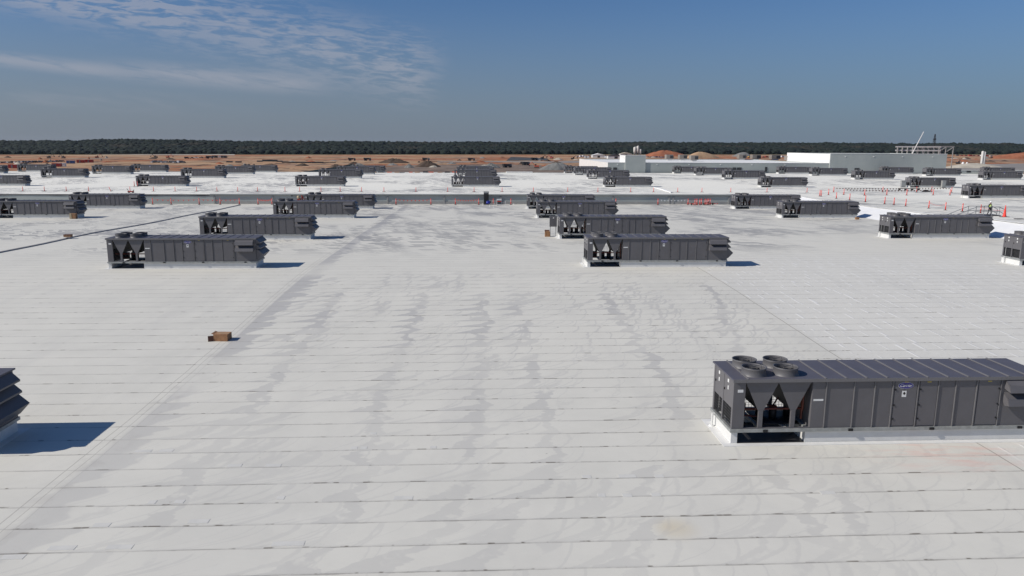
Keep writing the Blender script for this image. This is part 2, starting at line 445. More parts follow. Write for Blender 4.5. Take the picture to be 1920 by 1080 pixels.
    sp = g.noise(P, 3.1, 1, .5)
    base = g.mix(g.mul(g.ss(sp, .80, .84), .5), base, (.2, .19, .17))
    g.set(b.inputs['Base Color'], base)
    g.set(b.inputs['Roughness'], g.sub(.72, g.mul(pud, .10)))
    b.inputs['Specular IOR Level'].default_value = .3
    bp = g.n('ShaderNodeBump'); bp.inputs['Strength'].default_value = .5; bp.inputs['Distance'].default_value = .02
    h = g.add(g.mul(g.ss(v, .10, .0), .5), g.mul(g.noise(g.vec(g.mul(x, .9), g.mul(y, 1.5)), 1, 3), .9))
    h = g.add(h, g.mul(g.mul(rb, wr), .9))
    g.set(bp.inputs['Height'], h); g.set(b.inputs['Normal'], bp.outputs[0])
    return m
M['roof'] = roof_mat()

def wall_mat():
    m = bpy.data.materials.new('grey_green_panel'); m.use_nodes = True
    nt = m.node_tree; g = G(nt); b = nt.nodes['Principled BSDF']
    P = g.pos(); x, y, z = g.xyz(P)
    n = g.noise(P, .2, 4, .6)
    f = g.m('FRACT', g.mul(z, 1.35))
    ln = g.mul(g.ss(f, .06, .0), .25)
    f2 = g.m('FRACT', g.mul(x, .21)); ln = g.m('MAXIMUM', ln, g.mul(g.ss(f2, .012, .0), .35))
    c = g.mix(g.ss(n, .3, .7), (.345, .375, .36), (.395, .42, .40))
    c = g.mix(ln, c, (.22, .24, .235))
    g.set(b.inputs['Base Color'], c); b.inputs['Roughness'].default_value = .5
    return m
M['wall'] = wall_mat()

def ground_mat():
    m = bpy.data.materials.new('graded_clay'); m.use_nodes = True
    nt = m.node_tree; g = G(nt); b = nt.nodes['Principled BSDF']
    P = g.pos(); x, y, z = g.xyz(P)
    a = g.noise(g.vec(g.mul(x, .007), g.mul(y, .009), 1.0), 1, 6, .7, .8)
    bn = g.noise(g.vec(g.mul(x, .030), g.mul(y, .016), 7.0), 1, 6, .75, .5)
    cn = g.noise(g.vec(g.mul(x, .013), g.mul(y, .012), 3.0), 1, 6, .7, 1.0)
    c = g.mix(g.ss(a, .41, .55), (.34, .13, .062), (.42, .275, .165))
    c = g.mix(g.mul(g.ss(bn, .50, .62), .7), c, (.15, .075, .045))
    c = g.mix(g.mul(g.ss(cn, .55, .62), .75), c, (.26, .22, .18))
    c = g.mix(g.mul(g.ss(cn, .42, .36), .7), c, (.48, .36, .25))
    tr = g.m('ABSOLUTE', g.sub(g.m('FRACT', g.add(g.mul(y, .013), g.mul(bn, .8))), .5))
    c = g.mix(g.mul(g.ss(tr, .05, .02), .5), c, (.42, .30, .21))
    dk = g.noise(g.vec(g.mul(x, .055), g.mul(y, .022), 17.0), 1, 4, .7, .4)
    c = g.mix(g.mul(g.mul(g.ss(dk, .54, .60), g.ss(y, 1000.0, 750.0)), .8), c, (.085, .06, .045))
    far = g.ss(y, 1080.0, 1180.0)
    c = g.mix(far, c, (.06, .07, .03))
    g.set(b.inputs['Base Color'], c); b.inputs['Roughness'].default_value = .95
    b.inputs['Specular IOR Level'].default_value = .1
    bp = g.n('ShaderNodeBump'); bp.inputs['Strength'].default_value = .6; bp.inputs['Distance'].default_value = 1.0
    g.set(bp.inputs['Height'], bn); g.set(b.inputs['Normal'], bp.outputs[0])
    return m
M['ground'] = ground_mat()
M['yard'] = mat('churned_brown_yard', (.19, .145, .115), .95, 0, .45, .09, .6, .2, .3)

def leaf_mat():
    m = bpy.data.materials.new('forest_foliage'); m.use_nodes = True
    nt = m.node_tree; g = G(nt); b = nt.nodes['Principled BSDF']
    P = g.pos(); x, y, z = g.xyz(P)
    at_ = g.n('ShaderNodeAttribute', attribute_name='tone')
    n = g.noise(g.vec(g.mul(x, .012), g.mul(y, .01)), 1, 3, .6)
    n2 = g.noise(P, .25, 3, .6)
    c = g.mix(at_.outputs['Fac'], (.013, .019, .018), (.020, .028, .022))
    c = g.mix(g.mul(g.ss(n, .55, .70), .6), c, (.055, .046, .036))
    c = g.mix(g.mul(g.ss(n2, .5, .75), .45), c, (.022, .038, .024))
    g.set(b.inputs['Base Color'], c); b.inputs['Roughness'].default_value = .9
    b.inputs['Specular IOR Level'].default_value = .15
    return m
M['leaf'] = leaf_mat()

# ------------------------------------------------------------------ ground, roads, forest
def sheet(xs, ys, f):
    mb = MB()
    for y in ys:
        for x in xs: mb.v.append((x, y, f(x, y)))
    n = len(xs)
    for j in range(len(ys)-1):
        for i in range(n-1):
            a = j*n+i; mb.f.append([a, a+1, a+n+1, a+n]); mb.mi.append(0)
    return mb
gx = [-3000]+list(range(-2000, 2401, 40))+[3400]
gy = [-1500, -500, 0, 200, 300, 400]+list(range(450, 1300, 25))+[1500, 2500, 4000]
tag(sheet(gx, gy, tz).build('ground', M['ground'], smooth=True), kind='structure')

def poly_sheet(name, pts, m, lift=.06, kind='structure'):
    P3 = [on_ground(*p) for p in pts]
    mb = MB()
    cx = sum(p[0] for p in P3)/len(P3); cy = sum(p[1] for p in P3)/len(P3)
    N = 8
    for i in range(len(P3)):
        a, b = P3[i], P3[(i+1) % len(P3)]
        prev = None
        for k in range(N+1):
            t = k/N
            pa = (lerp(cx, a[0], t), lerp(cy, a[1], t)); pb = (lerp(cx, b[0], t), lerp(cy, b[1], t))
            row = (pa, pb)
            if prev:
                mb.face([(*p, tz(*p)+lift) for p in (prev[0], row[0], row[1], prev[1])])
            prev = row
    o = mb.build(name, m); o.data.validate(); tag(o, kind=kind)
    bm = bmesh.new(); bm.from_mesh(o.data)
    bmesh.ops.remove_doubles(bm, verts=bm.verts, dist=.01)
    bmesh.ops.dissolve_degenerate(bm, dist=.01, edges=bm.edges)
    for f in bm.faces:
        if f.normal.z < 0: f.normal_flip()
    bm.to_mesh(o.data); bm.free()
    return o
poly_sheet('gravel_pad', [(949, 301.5), (958, 294.5), (1026, 297), (1030, 301)], M['asphalt'], .12)
poly_sheet('service_road', [(180, 289.6), (180, 288.2), (440, 289.2), (440, 291)], M['gravelwhite'], .12)
poly_sheet('haul_road', [(820, 303), (950, 302.2), (1050, 303.4), (1088, 302), (1088, 305), (1040, 306.2), (950, 304), (820, 304.4)], M['tarmac'], .08)
poly_sheet('dirt_yard', [(700, 323), (700, 316), (760, 310), (940, 308), (1088, 312), (1088, 324)], M['yard'], .10)
poly_sheet('grass_verge', [(560, 324), (660, 308), (672, 308), (640, 324)], M['leaf'], .16)
poly_sheet('gravel_yard', [(1774, 322), (1800, 309), (1960, 306), (1960, 322)], M['tarmac'], .10)

rnd = random.Random(5)
def make_forest():
    ico = bmesh.new(); bmesh.ops.create_icosphere(ico, subdivisions=1, radius=1)
    iv = [v.co.copy() for v in ico.verts]; iff = [[v.index for v in f.verts] for f in ico.faces]; ico.free()
    mb = MB(); tone = []
    def top_y(px):
        pts = [(-400, 264), (0, 263.5), (150, 262.5), (172, 259.8), (260, 260.0), (420, 263.3), (960, 265.5), (1300, 266), (1920, 268.5), (2400, 270)]
        for (a, ya), (b, yb) in zip(pts, pts[1:]):
            if px <= b: return lerp(ya, yb, (px-a)/(b-a))
        return 270
    rows = [(1185+15*i, i/11) for i in range(12)]
    ph = [rnd.uniform(0, 6.28) for _ in range(8)]
    for Yr, tt in rows:
        px = -350
        while px < 2270:
            Y = Yr+rnd.uniform(-9, 9)
            und = .5*math.sin(px*.021+ph[0])+.4*math.sin(px*.057+ph[1])+.3*math.sin(px*.13+ph[2])
            ztop = at(px, lerp(280.5, top_y(px), tt**.8)+rnd.gauss(0, .35)+und*.7*tt, Y=Y)[2]
            x = at(px, 280, Y=Y)[0]
            tn = rnd.random()
            r = rnd.uniform(5, 9); hh = rnd.uniform(3.2, 5.2)
            lobes = [(0, 0, ztop-hh, r, hh)]+[(rnd.uniform(-.7, .7)*r, rnd.uniform(-1, .2)*r*.6, ztop-hh*rnd.uniform(1.2, 2.0), r*rnd.uniform(.4, .7), hh*.6) for _ in range(3)]
            if tt < .15: lobes += [(rnd.uniform(-.6, .6)*r, 0, ztop-hh*q, r*.9, hh) for q in (2.0, 3.2)]
            for ox, oy, oz, rr, rz in lobes:
                i = len(mb.v)
                for v_ in iv:
                    j = rnd.uniform(.72, 1.2)
                    mb.v.append((x+ox+v_.x*rr*j, Y+oy+v_.y*rr*j, oz+v_.z*rz*j))
                    tone.append(min(1, max(0, tn+rnd.uniform(-.3, .3))))
                for f in iff: mb.f.append([i+k for k in f]); mb.mi.append(0)
            px += rnd.uniform(2.6, 5.4)
    o = mb.build('forest', M['leaf'], smooth=True)
    a = o.data.attributes.new('tone', 'FLOAT', 'POINT'); a.data.foreach_set('value', tone)
    return tag(o, 'dark mixed pine wood along the whole horizon', 'forest', kind='stuff')
make_forest()

def pile(name, label, px0, px1, pyb, h, m, seed, jag=.25, depth=.5, peak=.5, cat='dirt mound', group=None):
    a = on_ground(px0, pyb); b = on_ground(px1, pyb)
    cx, cy = (a[0]+b[0])/2, (a[1]+b[1])/2; rx = abs(b[0]-a[0])/2; ry = rx*depth
    r_ = random.Random(seed); mb = MB(); n, mrings = 40, 9
    ph = [r_.uniform(0, 6.28) for _ in range(6)]
    for j in range(mrings+1):
        t = j/mrings
        for k in range(n):
            th = 2*math.pi*k/n
            e = 1+.12*math.sin(2*th+ph[0])+.07*math.sin(5*th+ph[1])+.04*math.sin(9*th+ph[2])
            q = (1-t)
            x = math.cos(th)*rx*q*e+(peak-.5)*2*rx*t*.9; y = math.sin(th)*ry*q*e
            hh = h*(1-(1-t)**1.7)*(1+jag*(r_.random()-.5)*t) if t < 1 else h
            mb.v.append((x, y, hh-.3*(t == 0)))
    for j in range(mrings):
        for k in range(n):
            A = j*n+k; B = j*n+(k+1) % n
            mb.f.append([A, B, B+n, A+n]); mb.mi.append(0)
    o = mb.build(name, m, smooth=True)
    o.location = (cx*S, (cy+ry*.6)*S, (tz(cx, cy)-.1)*S)
    return tag(o, label, cat, group)
pile('dirt_mound', 'long flat-topped orange dirt mound behind the parked cars', 1212, 1293, 293.5, 7.5, M['soilred'], 1, .35, .3, .42)
pile('dirt_mound', 'smooth tan dirt mound right of the orange mound', 1288, 1352, 296.5, 7.5, M['soiltan'], 2, .06, .35, .38)
pile('gravel_mound', 'grey ridged gravel heap left of the white walled annex', 1014, 1078, 319.5, 4.9, M['gravel'], 3, .35, .4, .48, 'gravel heap')
pile('dirt_mound', 'small dark brown spoil heap beyond the roof edge, left of the gravel', 778, 824, 313.5, 4.2, M['soildark'], 4, .5, .4, .5)
pile('dirt_mound', 'low black spoil ridge between the pipe stacks and brown heap', 706, 772, 306, 3.6, M['soildark'], 5, .7, .3, .5)
pile('gravel_mound', 'pale grey gravel heap right behind the tall white annex roof corner', 1371, 1414, 293.5, 5.5, M['gravel'], 6, .3, .4, .62, 'gravel heap')
pile('gravel_mound', 'broad tan aggregate heap at the foot of the twin silos', 1786, 1886, 315.5, 3.9, M['gravelwhite'], 7, .15, .4, .48, 'gravel heap')
pile('dirt_mound', 'long red clay ridge at the right edge beyond the silos', 1862, 2010, 297.5, 7.5, M['soilred'], 8, .3, .25, .6)
pile('rubble_heap', 'dark rubble heap just past the central units', 905, 938, 315, 3.0, M['gravel'], 9, .9, .5, .5, 'rubble heap')
pile('rubble_heap', 'broken rock heap in front of the black spoil ridge', 722, 748, 310.5, 1.6, M['gravel'], 10, .9, .5, .5, 'rubble heap')
pile('rubble_heap', 'small grey rock heap left of the brown spoil heap', 757, 777, 315, 2.4, M['gravel'], 11, .9, .5, .5, 'rubble heap')

r2 = random.Random(77)
for i in range(70):
    px = r2.uniform(-10, 1080) if i < 54 else r2.uniform(1778, 1925); py = r2.uniform(295, 314) if i < 54 else r2.uniform(294, 306)
    w_ = r2.uniform(2.5, 11)*(.6+(py-290)/28); k = r2.choice(['soildark', 'soilred', 'gravel', 'soildark', 'gravelwhite'])
    nm = {'soildark': 'dark soil', 'soilred': 'red clay', 'gravel': 'grey gravel', 'gravelwhite': 'pale sand'}[k]
    pile('spoil_heap', 'low %s heap among many scattered over the open site' % nm, px-w_, px+w_, py, r2.uniform(.8, 2.2), M[k], 100+i, .8, .6, r2.uniform(.4, .6), 'spoil heap', 'scattered %s heaps' % nm)

# ------------------------------------------------------------------ the building we look across
XW, XE = -175, 175
SEAMX = 50.4
bld = thing('factory_building', 'vast white membrane factory roof with a grey metal step wall across it', 'building', (0, 0, 0))
YW = 122.6
lxs = [-175, -120, -80, -40, 0, 30, SEAMX]
lys = [-20+2*i for i in range(71)]+[YW]
sheet(lxs, lys, lambda x, y: zlow(y)).build('roof', M['roof'], bld, smooth=True)
uys = [YW+2*i for i in range(56)]+[234]
ux = [-175, -120, -60, 0, 54, 110, 175]
sheet(ux, uys, lambda x, y: zupp(y)).build('roof', M['roof'], bld, smooth=True)
uys2 = [30+2*i for i in range(47)]+[YW]
sheet([54, 80, 110, 140, 175], uys2, lambda x, y: zupp(y)).build('roof', M['roof'], bld, smooth=True)
# sloping membrane ramp between the two roof levels on the right
mb = MB(); prev = None
for y in lys[25:]:
    row = ((SEAMX, y, zlow(y)), (54, y, zupp(y)))
    if prev: mb.face([prev[0], prev[1], row[1], row[0]])
    prev = row
M['ramp'] = mat('clean_white_membrane', (.80, .80, .79), .5, 0, .03, .6, .15, .4, 1)
mb.build('membrane_slope', M['ramp'], bld, smooth=True)
mb = MB(); prev = None
for y in lys[25:]:
    if prev: mb.box(53.75, prev, zupp(prev)+.005, 54.25, y, zupp(prev)+.05)
    prev = y
mb.build('edge_cap', M['curb'], bld)
# step wall
XC = at(395, 372, Y=YW)[0]
ZT = .99; ZB = -.60
M['patch'] = mat('membrane_patch', (.60, .59, .55), .7, 0, .05, 2)
M['coping'] = mat('weathered_coping', (.24, .255, .25), .6, 0, .08, .4)
mb = MB().box(XW, YW-.12, ZB, SEAMX, YW+.1, ZT-.10)
mb.face([(SEAMX, YW-.12, zlow(YW)), (54, YW-.12, zupp(YW)), (SEAMX, YW-.12, ZT-.10)])
mb.build('step_wall', M['wall'], bld)
# overhanging rounded coping from XC to the right, throws the long shadow on the wall
prof = []
for i in range(13):
    t = math.pi/2+math.pi*.95*i/12
    prof.append((YW-.24+.12*math.cos(t), ZT+.02+.12*math.sin(t)))
prof = [(YW+.35, ZT+.14)]+prof+[(YW+.35, ZT-.12)]
mb = MB(); mb.prism([(a, b) for a, b in prof], 'x', XC, 53.9)
mb.build('coping', M['coping'], bld)
# wavy loose membrane along the left-hand part of the step
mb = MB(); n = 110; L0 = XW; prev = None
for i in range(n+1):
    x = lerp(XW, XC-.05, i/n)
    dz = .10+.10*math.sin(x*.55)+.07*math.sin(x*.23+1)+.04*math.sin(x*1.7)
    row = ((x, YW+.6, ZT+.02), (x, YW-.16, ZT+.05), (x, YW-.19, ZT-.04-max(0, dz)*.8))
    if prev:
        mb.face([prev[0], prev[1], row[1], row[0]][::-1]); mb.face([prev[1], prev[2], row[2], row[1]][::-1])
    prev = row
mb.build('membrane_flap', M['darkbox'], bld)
for px in (403, 512, 727, 833, 939, 1149, 1254, 1262, 1366):
    x = at(px, 375, Y=YW)[0]
    MB().box(x-.12, YW-.24, ZB+.1, x+.12, YW-.12, ZT-.2).build('downpipe', M['greybox'], bld)
# pale skirting strip at the foot of the wall
MB().box(XC+1.5, YW-.2, ZB, SEAMX, YW-.12, zlow(YW)+.42).build('wall_skirt', M['greybox'], bld)
for i, (px, py, wl) in enumerate([(268, 846, .5), (312, 845, .4), (440, 873, .4), (512, 873, .45), (285, 942, .2), (336, 941, .25), (526, 934, .2), (372, 978, .5), (212, 1026, .3), (236, 1026, .3), (116, 1028, .6), (540, 1020, .75), (756, 934, .5), (700, 813, .2), (664, 840, .2), (682, 840, .2), (812, 839, .2), (1100, 894, .25), (1176, 893, .5), (1236, 893, .25), (1128, 929, .2), (1176, 929, .25), (1230, 928, .25), (190, 985, .4), (24, 1045, .5), (1552, 924, .4)]):
    x, y, z = on_roof(px, py, zlow)
    MB().box(x-wl/2, y-.09, z-.01, x+wl/2, y+.11, max(z, zlow(y+.11), zlow(y-.09))+.005).build('membrane_patch', M['patch'], bld)
# low far parapet, white strips and outer walls
MB().box(XW, 233.8, -8.2, XE, 234.2, .55).build('outer_wall', M['wall'], bld)
MB().box(XW, 228, -8.2, XW+.3, 233.8, .5).build('outer_wall', M['cream'], bld)
xa, xb = at(949, 322, Y=232)[0], at(998, 322, Y=232)[0]
MB().box(xa, 229.5, .5, xb, 233.5, .86).build('white_upstand', M['curb'], bld)
a = on_roof(1226, 352, zupp); b = on_roof(1259, 361.5, zupp)
mb = MB(); prev = None
for i in range(9):
    t = i/8; x, y = lerp(a[0], b[0], t), lerp(a[1], min(b[1], YW+.5) if b[1] < YW+.5 else b[1], t)
    if prev: mb.face([(prev[0]-.12, prev[1], zupp(prev[1])+.16), (prev[0]+.25, prev[1], zupp(prev[1])+.16), (x+.25, y, zupp(y)+.16), (x-.12, y, zupp(y)+.16)]); mb.face([(prev[0]-.12, prev[1], zupp(prev[1])), (prev[0]-.12, prev[1], zupp(prev[1])+.16), (x-.12, y, zupp(y)+.16), (x-.12, y, zupp(y))])
    prev = (x, y)
mb.build('expansion_joint', M['ramp'], bld)
# low parapet and wall at the far right of the upper roof
xr = at(1774, 316, Y=235)[0]
MB().box(xr, 233.6, .3, XE, 234.5, 1.62).build('parapet', M['wall'], bld)
MB().box(xr, 233.5, 1.62, XE, 234.6, 1.74).build('parapet_cap', M['cream'], bld)
# long raised conduit strip on the lower roof, left
p0, p1 = on_roof(0, 474, zlow), on_roof(455, 383, zlow)
mb = MB(); prev = None
def cond(t):
    y = lerp(46, 120, t); x = lerp(p0[0], p1[0], (y-p0[1])/(p1[1]-p0[1])); return x+.06*math.sin(y*.4), y, zlow(y)
for i in range(38):
    p = cond(i/37)
    if prev:
        mb.face([(prev[0]-.11, prev[1], prev[2]), (p[0]-.11, p[1], p[2]), (p[0]-.11, p[1], p[2]+.10), (prev[0]-.11, prev[1], prev[2]+.10)])
        mb.face([(prev[0]-.11, prev[1], prev[2]+.10), (p[0]-.11, p[1], p[2]+.10), (p[0]+.11, p[1], p[2]+.10), (prev[0]+.11, prev[1], prev[2]+.10)])
        mb.face([(prev[0]+.11, prev[1], prev[2]+.10), (p[0]+.11, p[1], p[2]+.10), (p[0]+.11, p[1], p[2]), (prev[0]+.11, prev[1], prev[2])])
    prev = p
M['conduit'] = mat('conduit_grey', (.42, .40, .38), .7, 0, .12, 1)
tag(mb.build('cable_tray', M['conduit']), 'long thin grey cable tray running diagonally over the left roof', 'cable tray')

# ------------------------------------------------------------------ air handling unit
LX, W, ZC, ZR, ZTP = 9.93, 1.9, .38, .48, 2.09
def text_mesh(txt, size, m, name, parent, loc, shear=0.0):
    cu = bpy.data.curves.new(name, 'FONT'); cu.body = txt; cu.size = size; cu.shear = shear; cu.extrude = .002; cu.offset = 0
    cu.align_x = 'CENTER'; cu.align_y = 'CENTER'
    tmp = bpy.data.objects.new('tmp', cu)
    me = bpy.data.meshes.new_from_object(tmp)
    bpy.data.objects.remove(tmp); me.name = name
    me.transform(Matrix.Rotation(math.pi/2, 4, 'X')); me.transform(Matrix.Translation([c*S for c in loc]))
    me.materials.clear(); me.materials.append(m)
    o = bpy.data.objects.new(name, me); col.objects.link(o); o.parent = parent
    return o
SEAMS = [2.92, 3.8, 4.45, 5.02, 5.82, 6.47, 7.03, 7.7, 8.48]
def make_unit(full=True):
    t = thing('air_handling_unit', 'x', 'rooftop unit', (0, 0, 0), 0, 'grey rooftop air handling units')
    # white curb
    mb = MB()
    mb.box(0, 0, -.05, .2, W, ZC)                                  # left end wall
    mb.box(2.35, .02, -.05, LX-.05, W-.02, ZC)                     # solid part
    mb.box(.2, W-.14, -.05, 2.35, W, ZC*.55)                       # low back wall
    mb.build('curb', M['curb'], t)
    mb = MB()
    mb.box(-.28, -.22, .0, LX+.2, 0, .012); mb.box(-.28, W, .0, LX+.2, W+.22, .012)
    mb.box(-.28, 0, .0, 0, W, .012); mb.box(LX-.05, 0, .0, LX+.2, W, .012)
    mb.build('flashing', M['curb'], t)
    if full: MB().box(.21, .03, .0, 2.34, W-.15, .02).build('well_shade_sheet', M['darkbox'], t)  # dark sheet stands in for shade on the floor of the curb well
    # galvanised rail
    mb = MB()
    mb.box(-.05, -.05, ZC, LX+.03, .05, ZR); mb.box(-.05, W-.05, ZC, LX+.03, W+.05, ZR)
    mb.box(-.05, .05, ZC, .06, W-.05, ZR); mb.box(LX-.08, .05, ZC, LX+.03, W-.05, ZR)
    for x in (.95, 1.75): mb.box(x-.05, .05, ZC+.02, x+.05, W-.05, ZR-.01)
    mb.box(2.35, .05, ZC+.01, LX-.08, W-.05, ZR)
    mb.build('base_rail', M['galv'], t)
    if full:
        mb = MB()
        for x in (1.05, 3.75, 6.35, 9.2): MB().box(x-.07, -.085, ZC+.01, x+.07, -.048, ZR-.015).build('lifting_lug', M['black'], t)
    # main cabinet
    mb = MB()
    mb.cur = 2; mb.box(2.47, 0, ZR, LX, W, ZTP-.05)
    for x in SEAMS:
        if full:
            mb.cur = 0; mb.box(x-.032, -.028, ZR+.005, x-.004, 0, ZTP-.06)
            mb.cur = 1; mb.box(x-.004, -.012, ZR+.005, x+.012, 0, ZTP-.06)
        else:
            mb.cur = 1; mb.box(x-.018, -.015, ZR+.005, x+.018, 0, ZTP-.06)
    for x in SEAMS: mb.cur = 0; mb.box(x-.02, W, ZR+.005, x+.02, W+.02, ZTP-.06)
    mb.build('cabinet', [M['rib'], M['ribdark'], M['paint']], t)
    # condenser section frame: corner posts, head rail, left end
    mb = MB()
    mb.box(0, 0, ZR, .37, .06, ZTP-.05); mb.box(0, W-.06, ZR, .18, W, ZTP-.05)
    mb.box(.37, 0, ZTP-.13, 2.47, .06, ZTP-.05); mb.box(.18, W-.06, ZTP-.13, 2.47, W, ZTP-.05)
    mb.box(.37, 0, ZR, 2.47, .05, ZR+.03)
    mb.box(0, .06, ZR, .06, .12, ZTP-.05); mb.box(0, W/2-.04, ZR, .06, W/2+.04, ZTP-.05); mb.box(0, W-.12, ZR, .06, W-.06, ZTP-.05)
    for x in (.90, 1.92): mb.box(x-.065, .01, ZR, x+.065, .10, 1.06); mb.box(x-.065, W-.10, ZR, x+.065, W-.01, 1.06)
    mb.build('condenser_frame', M['paint'], t)
    for a, b in ((.12, W/2-.04), (W/2+.04, W-.12)):
        o = MB().box(.01, a, 1.12, .045, b, ZTP-.06).build('end_door', M['paint'], t)
        if full:
            h = MB(); h.box(-.02, b-.10, 1.5, .012, b-.05, 1.56); h.build('handle', M['black'], o)
            l = MB(); l.box(-.004, (a+b)/2-.05, 1.83, .012, (a+b)/2+.05, 1.93); l.build('warning_label', M['white'], o); l = MB(); l.box(-.004, (a+b)/2-.04, 1.6, .012, (a+b)/2+.02, 1.72); l.build('warning_label', M['white'], o)
    # V coils
    for x in (.90, 1.92):
        mb = MB()
        mb.prism([(x-.07, 1.03), (x+.07, 1.03), (x+.51, ZTP-.13), (x-.51, ZTP-.13)], 'y', .03, .06)
        mb.build('coil_end_plate', M['paint'], t); mb = MB()
        mb.prism([(x-.07, 1.03), (x+.07, 1.03), (x+.51, ZTP-.13), (x-.51, ZTP-.13)], 'y', W-.06, W-.03)
        mb.build('coil_end_plate', M['paint'], t)
        mb = MB()
        mb.prism([(x-.06, 1.04), (x-.02, 1.03), (x-.42, ZTP-.14), (x-.50, ZTP-.14)], 'y', .06, W-.06)
        mb.prism([(x+.02, 1.03), (x+.06, 1.04), (x+.50, ZTP-.14), (x+.42, ZTP-.14)], 'y', .06, W-.06)
        mb.build('coil', M['coil'], t)
    if full:
        mb = MB()
        mb.box(.5, W*.55, ZR+.02, .8, W*.8, ZR+.45); mb.tube((1.25, 1.0, ZR), (1.25, 1.0, ZR+.5), .13, n=14); mb.tube((1.6, .8, ZR), (1.6, .8, ZR+.46), .12, n=14)
        mb.tube((2.2, 1.1, ZR), (2.2, 1.1, ZR+.55), .13, n=14); mb.box(1.0, .35, ZR, 2.3, 1.5, ZR+.03)
        mb.build('compressor', M['black'], t, True)
        mb = MB()
        mb.tube((.3, .5, .95), (2.45, .5, .95), .035, n=8); mb.tube((2.36, .35, .95), (2.36, .35, 1.85), .03, n=8)
        mb.tube((.45, .9, .62), (1.05, .7, .62), .03, n=8); mb.tube((1.25, 1.0, .95), (1.6, .5, 1.0), .025, n=8); mb.tube((1.6, .8, .95), (1.95, 1.1, 1.25), .025, n=8)
        mb.tube((2.40, .5, .6), (2.40, .5, 1.6), .04, n=8)
        mb.build('refrigerant_pipe', M['copper'], t)
    mb = MB()
    nv, nh = (22, 9) if full else (8, 3)
    wr = .0045 if full else .008
    for i in range(nv+1):
        x = lerp(.2, 2.45, i/nv); mb.box(x-wr, W-.03, ZR+.02, x+wr, W-.03+wr*2, 1.3)
    for i in range(nh+1):
        z = lerp(ZR+.02, 1.3, i/nh); mb.box(.2, W-.045, z-wr, 2.45, W-.045+wr*2, z+wr)
    if full:
        for a, b in ((.12, W/2-.04), (W/2+.04, W-.12)):
            for i in range(9): y = lerp(a, b, i/8); mb.box(.03, y-wr, ZR, .03+wr*2, y+wr, 1.12)
            for i in range(8): z = lerp(ZR, 1.12, i/7); mb.box(.02, a, z-wr, .02+wr*2, b, z+wr)
    mb.build('wire_guard', M['wire'], t)
    # black panel added so the left lower openings look shaded inside
    mb = MB(); mb.box(.18, .13, ZR, .22, W-.13, 1.16); mb.build('shade_backing', M['coil'], t)
    # roof panel with standing ribs, opening for fans left as shrouds sit on deck
    mb = MB(); mb.cur = 0
    mb.box(-.05, -.06, ZTP-.05, LX+.06, W+.06, ZTP)
    mb.cur = 1
    xs = [.42]+[2.84+.645*k for k in range(11)]
    for x in xs: mb.box(x-.022, -.05, ZTP, x+.022, W+.05, ZTP+.028)
    mb.box(-.05, -.072, ZTP-.10, LX+.06, -.06, ZTP+.005)
    mb.build('roof_panel', [M['paint_top'], M['rib']], t)
    # fans
    for x in (.78, 1.79):
        for y in (.50, 1.36):
            if True:
                mb = MB(); rr = .375
                mb.lathe([(rr+.03, ZTP), (rr, ZTP+.04), (rr-.01, ZTP+.20), (rr+.015, ZTP+.245), (rr-.01, ZTP+.25), (rr-.03, ZTP+.20), (rr-.03, ZTP+.01)], (x, y, 0), 32)
                f = mb.build('fan', M['shroud'], t, True)
                mb = MB()
                mb.lathe([(rr-.02, ZTP+.005), (0.001, ZTP+.005)], (x, y, 0), 24)  # black disc stands in for the shaded throat below the blades
                nb = 5
                for k in range(nb):
                    a = 2*math.pi*k/nb+x
                    c0, s0 = math.cos(a), math.sin(a); c1, s1 = math.cos(a+.75), math.sin(a+.75)
                    mb.face([(x+.06*c0, y+.06*s0, ZTP+.14), (x+.33*c0, y+.33*s0, ZTP+.15), (x+.33*c1, y+.33*s1, ZTP+.07), (x+.06*c1, y+.06*s1, ZTP+.09)])
                mb.tube((x, y, ZTP+.05), (x, y, ZTP+.17), .075, n=12)
                mb.build('fan_blade', M['black'], f)
                mb = MB()
                if full:
                    for q in (.18, .30):
                        for k in range(20):
                            a, b = 2*math.pi*k/20, 2*math.pi*(k+1)/20
                            mb.box(0, 0, 0, 0, 0, 0) if False else mb.tube((x+q*math.cos(a), y+q*math.sin(a), ZTP+.235), (x+q*math.cos(b), y+q*math.sin(b), ZTP+.235), .0022, n=3, caps=False)
                for k in range(3 if full else 1):
                    a = .6+k*1.05; c0, s0 = math.cos(a)*.36, math.sin(a)*.36
                    mb.tube((x-c0, y-s0, ZTP+.24), (x+c0, y+s0, ZTP+.24), .008 if k == 0 else .003, n=4)
                mb.build('fan_guard', M['wire'], f)
    # doors
    dl = [(5.06, 5.76), (5.86, 6.42), (7.74, 8.42)]
    for i, (a, b) in enumerate(dl):
        o = MB().box(a, -.014, ZR+.05, b, -.002, ZTP-.10).build('door', M['paint'], t)
        if full:
            mb = MB(); hx = a+.02 if i < 2 else b-.02
            for z in (.75, 1.2, 1.7): MB().box(hx-.022, -.035, z-.022, hx+.022, -.012, z+.022).build('latch', M['black'], o)
            mb = MB(); mb.box((a+b)/2-.06, -.018, ZTP-.165, (a+b)/2+.06, -.013, ZTP-.14); mb.build('warning_label', M['yellow'], o)
    # name badge, certificate label, model labels
    cx, cz = 5.40, 1.83
    mb = MB(); mb.cur = 1
    N = 32
    mb.prism([(cx+.245*math.cos(2*math.pi*k/N), cz+.105*math.sin(2*math.pi*k/N)) for k in range(N)], 'y', -.018, -.015)
    mb.cur = 0
    mb.prism([(cx+.236*math.cos(2*math.pi*k/N), cz+.097*math.sin(2*math.pi*k/N)) for k in range(N)], 'y', -.021, -.018)
    bd = mb.build('badge', [M['badge'], M['white']], t)
    # prism on axis y runs from a to b; text sits just proud of it
    if full: text_mesh('Carrier', .128*S, M['white'], 'lettering', bd, (cx-.005, -.024, cz), .35)
